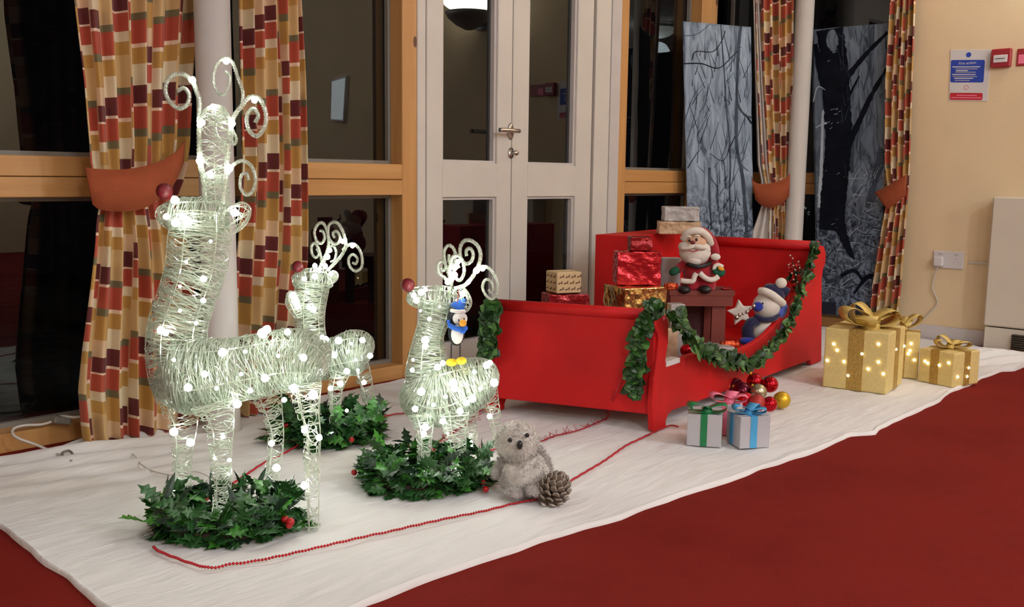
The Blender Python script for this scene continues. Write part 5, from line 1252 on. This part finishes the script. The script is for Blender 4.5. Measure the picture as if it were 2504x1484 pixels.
path = [sp(1637, 762, .03), sp(1655, 785, .035), sp(1672, 812, .035), sp(1690, 838, .035), sp(1712, 855, .035), sp(1740, 868, .035), sp(1768, 878, .035), sp(1800, 884, .035), sp(1832, 884, .035), sp(1862, 868, .035), (sp(1884, 845, .035)), sp(1905, 820, .035), sp(1925, 790, .035), sp(1938, 755, .03), sp(1950, 722, .03), sp(1962, 690, .03), sp(1972, 655, .03), sp(1978, 625, .03), sp(1984, 598, .02)]
garland('green leaf garland swagged along the near side of the sled up to its rear corner', path, 215, .034, 31)
fp = lambda x, y, o=.03: PLN(x, y, SA+fn*(.03+o), fn)
hp = [sp(1622, 758, .02)+UP*.0, fp(1604, 752), fp(1588, 764), fp(1580, 790), fp(1570, 815), fp(1560, 838), fp(1564, 865), fp(1558, 895), fp(1556, 925), fp(1548, 950), fp(1548, 968)]
garland('green leaf garland hanging down over the front corner of the sled', hp, 100, .035, 32, .024, fn)
hb = [fp(1222, 738, .045), fp(1207, 748, .045), fp(1200, 775, .045), fp(1200, 805, .045), fp(1196, 835, .045), fp(1194, 862, .045)]
garland('green leaf garland hanging at the far front corner of the sled by the door', hb, 85, .037, 33, .02, fn)
# berry and silver bead spray in the rear corner
br = thing('berry_spray', 'dark spray of red berries and silver beads in the rear corner of the sled', 'decoration', AT(1942, 680, 3.98)); rnd = random.Random(5)
MB().tube(catmull([AT(1960, 700, 4.0), AT(1945, 680, 3.98), AT(1938, 640, 3.98)], 5), .003, 6).build('stem', M_twig, br)
for i in range(34):
    p = AT(1944+rnd.uniform(-17, 14), 678+rnd.uniform(-38, 34), 3.96+rnd.uniform(-.03, .03)); MBm = BER; inst('berry', BER, basis(Vector((1, 0, 0)), Vector((0, 1, 0)), UP, p, rnd.uniform(.004, .008)), br)
SB_ = MB().ball((0, 0, 0), 1, 8, 6).mesh('silver_bead', True); SB_.materials.append(M_steel)
for x, y in ((1932, 625), (1938, 632), (1928, 648), (1940, 650), (1944, 660), (1936, 668), (1946, 672), (1952, 640), (1940, 684), (1950, 690), (1955, 655)):
    inst('silver_bead', SB_, basis(Vector((1, 0, 0)), Vector((0, 1, 0)), UP, AT(x, y, 3.92), .0048), br)
for i in range(30):
    p = AT(1946+rnd.uniform(-16, 16), 685+rnd.uniform(-30, 34), 3.97); place_leaf(IV[2], p, Vector((rnd.uniform(-1, 1), rnd.uniform(-1, .2), rnd.uniform(-1, 1))), SN, .028, br)

# ================================================================== BEAD CHAIN, TINSEL, PINECONE
def chain(lab, paths, r, sp__=.0072):
    root = thing('bead_chain', lab, 'bead chain', paths[0][0], None); m = MB()
    for P in paths:
        P = catmull(P, 10); L_ = sum((b-a).length for a, b in zip(P, P[1:])); n = int(L_/sp__); Q = resample(P, n)
        m.tube(Q, .0009, 4)
        for i, p in enumerate(Q): m.ball(p+UP*(.0006*math.sin(i)), r, 7, 5)
    o = m.build('beads', M_bead, root, True); o['kind'] = 'stuff'; return root
F_ = lambda x, y, z=.0135: FL(x, y, z)
chain('string of small red beads laid from the sled round the three reindeer as reins',
      [[F_(1657, 1043), F_(1640, 1040), F_(1628, 1044), F_(1600, 1056), F_(1565, 1073), F_(1530, 1090), F_(1480, 1125), F_(1430, 1155), F_(1385, 1182), F_(1350, 1205), F_(1310, 1220), F_(1260, 1230), F_(1180, 1250), F_(1100, 1266), F_(1000, 1288), F_(950, 1300), F_(900, 1310), F_(800, 1333), F_(700, 1356), F_(620, 1372), F_(560, 1380), F_(517, 1388), F_(470, 1378), F_(425, 1362), F_(390, 1348), F_(376, 1338)],
       [F_(400, 1290), F_(450, 1252), F_(500, 1225), F_(560, 1188), F_(610, 1155), F_(645, 1132), F_(700, 1105), F_(760, 1072), F_(850, 1040), F_(930, 1020), F_(970, 1012), F_(1010, 1008), F_(1080, 1000)]], .0034)
def tinsel(lab, pts, seed, fr=.03, dens=260):
    rnd = random.Random(seed); P = catmull(pts, 8); root = thing('red_tinsel', lab, 'tinsel', pts[len(pts)//2]); MB().tube(P, .0022, 5).build('wire', M_tinsel, root)
    m = MB(); L_ = sum((b-a).length for a, b in zip(P, P[1:])); Q = resample(P, int(L_*dens)+2)
    for i, p in enumerate(Q[:-1]):
        t = (Q[i+1]-p).normalized(); v = Vector((rnd.uniform(-1, 1), rnd.uniform(-1, 1), rnd.uniform(.0, .7))).normalized()*fr*rnd.uniform(.3, 1)
        if rnd.random() < .5: thin(m, [p, p+v*.5+t*.004, p+v], .0009)
    o = m.build('bristles', M_tinsel, root); o['kind'] = 'stuff'
tinsel('thin red bristled tinsel trailing from the front of the sled across the cloth', [fp(1540, 850, .004), fp(1535, 900, .004), fp(1515, 940, .004), fp(1500, 975, .004), F_(1485, 1020), F_(1462, 1032), F_(1425, 1048), F_(1390, 1058), F_(1355, 1066), F_(1325, 1078), F_(1280, 1085), F_(1220, 1095), F_(1190, 1104), F_(1160, 1104), F_(1130, 1108)], 1)
tinsel('thin red bristled tinsel behind the middle reindeer', [F_(1195, 955, .03), F_(1190, 975), F_(1178, 995), F_(1165, 1012), F_(1150, 1030), F_(1125, 1048), F_(1100, 1062), F_(1080, 1075), F_(1062, 1095), F_(1060, 1115)], 2, .038)
tinsel('dark red tinsel fringe down the far front edge of the sled', [fp(1224, 745, .004), fp(1220, 790, .004), fp(1214, 840, .004), fp(1212, 890, .004), fp(1210, 940, .004)], 3, .02, 420)
pc = thing('pinecone', 'brown pinecone with frosted scales on the bead chain beside the fluffy toy', 'pinecone', FL(1355, 1226, GZ))
cc = AT(1354, 1199, 2.36); ax_ = (UP*.75+RH*.35-FH*.25).normalized(); xx, yy, zz = frame_from(ax_); kk = 2.36/FPX
MB().ball(cc, (15*kk, 15*kk, 24*kk), 10, 8, Matrix((xx, yy, zz)).transposed()).build('core', M_twig, pc, True)
SC_ = MB(); SC_.prism([(0, -.14, 0), (.5, -.26, .0), (.92, -.30, .14), (1.10, 0, .30), (.92, .30, .14), (.5, .26, .0), (0, .14, 0)], (0, 0, -.10)); SCM = SC_.mesh('scale'); SCM.materials.append(M_cone)
TIP = MB(); TIP.prism([(.84, -.28, .13), (1.12, 0, .31), (.84, .28, .13), (.78, 0, .14)], (0, 0, .035)); TIPM = TIP.mesh('scale_tip'); TIPM.materials.append(M_conet)
for i in range(64):
    f = (i+.5)/64; z = 1-2*f; a = i*2.39996; s = math.sqrt(max(.05, 1-z*z)); d = (xx*math.cos(a)*s+yy*math.sin(a)*s+zz*z*.95)
    p = cc+xx*math.cos(a)*s*13*kk+yy*math.sin(a)*s*13*kk+zz*z*24*kk; x = d.normalized(); u_ = (zz-x*zz.dot(x)); u_ = u_.normalized() if u_.length > .01 else yy; x = (x+zz*.55).normalized(); u_ = (zz*1.0-x*zz.dot(x)); u_ = u_.normalized() if u_.length > .05 else yy
    o = bpy.data.objects.new('scale', SCM); COL.objects.link(o); o.parent = pc; o.matrix_parent_inverse = WM(pc).inverted(); o.matrix_basis = basis(x, u_.cross(x), u_, p, 30*kk)
    t = bpy.data.objects.new('scale_tip', TIPM); COL.objects.link(t); t.parent = o

# ================================================================== CABLES
cb = thing('white_cable', 'white cable lying on the bottom window rail left of the first curtain', 'cable', WY(60, 1040, 2.8))
Yc = 2.855
MB().tube(catmull([WY(240, 1012, 2.80), WY(185, 1020, 2.82), WY(150, 1018, 2.86), WY(128, 1030, 2.86), WY(100, 1038, 2.86), WY(60, 1040, 2.86), WY(34, 1048, 2.86), WY(32, 1062, 2.84), WY(50, 1074, 2.82), WY(90, 1088, 2.80), F_(130, 1106), F_(160, 1122), F_(175, 1128)], 8), .0042, 7).build('lead', M_cable, cb, True)
MB().box(WY(150, 1027, 2.85), (.05, .03, .022), rotm(0, .3, 0), .004).build('connector', M_grey, cb)
cb2 = thing('thin_cable', 'thin pale wire snaking over the cloth from the first curtain to the tallest reindeer', 'cable', F_(400, 1160))
MB().tube(catmull([F_(312, 1100), F_(330, 1115), F_(345, 1135), F_(375, 1152), F_(425, 1162), F_(470, 1153), F_(500, 1160), F_(520, 1175), F_(535, 1200)], 8), .0016, 5).build('wire', M_cable, cb2, True)
cb3 = thing('cable_knot', 'small coiled pale cable knot on the cloth at the foot of the first curtain', 'cable', F_(165, 1115))
MB().tube(catmull([F_(175, 1128, .014), F_(160, 1120, .016), F_(152, 1108, .02), F_(168, 1102, .022), F_(178, 1112, .016), F_(165, 1122, .014), F_(140, 1125, .014), F_(110, 1128, .014)], 8), .0035, 6).build('lead', M_grey, cb3, True)

scn = thing('wall_screen', 'small lit white screen on the right wall, out of frame, mirrored in the window', 'screen', (WXF, -.72, 1.4))
MB().prism([Vector((WXF-.001, y, z)) for y, z in ((-.62, 1.62), (-.82, 1.60), (-.84, 1.26), (-.66, 1.24))], (-.03, 0, 0)).build('frame', M_plast, scn)
MB().prism([Vector((WXF-.032, y, z)) for y, z in ((-.63, 1.60), (-.81, 1.58), (-.83, 1.27), (-.67, 1.26))], (-.002, 0, 0)).build('lit_panel', emit('screen_glow', (.85, .95, 1.0), 2.2), scn)
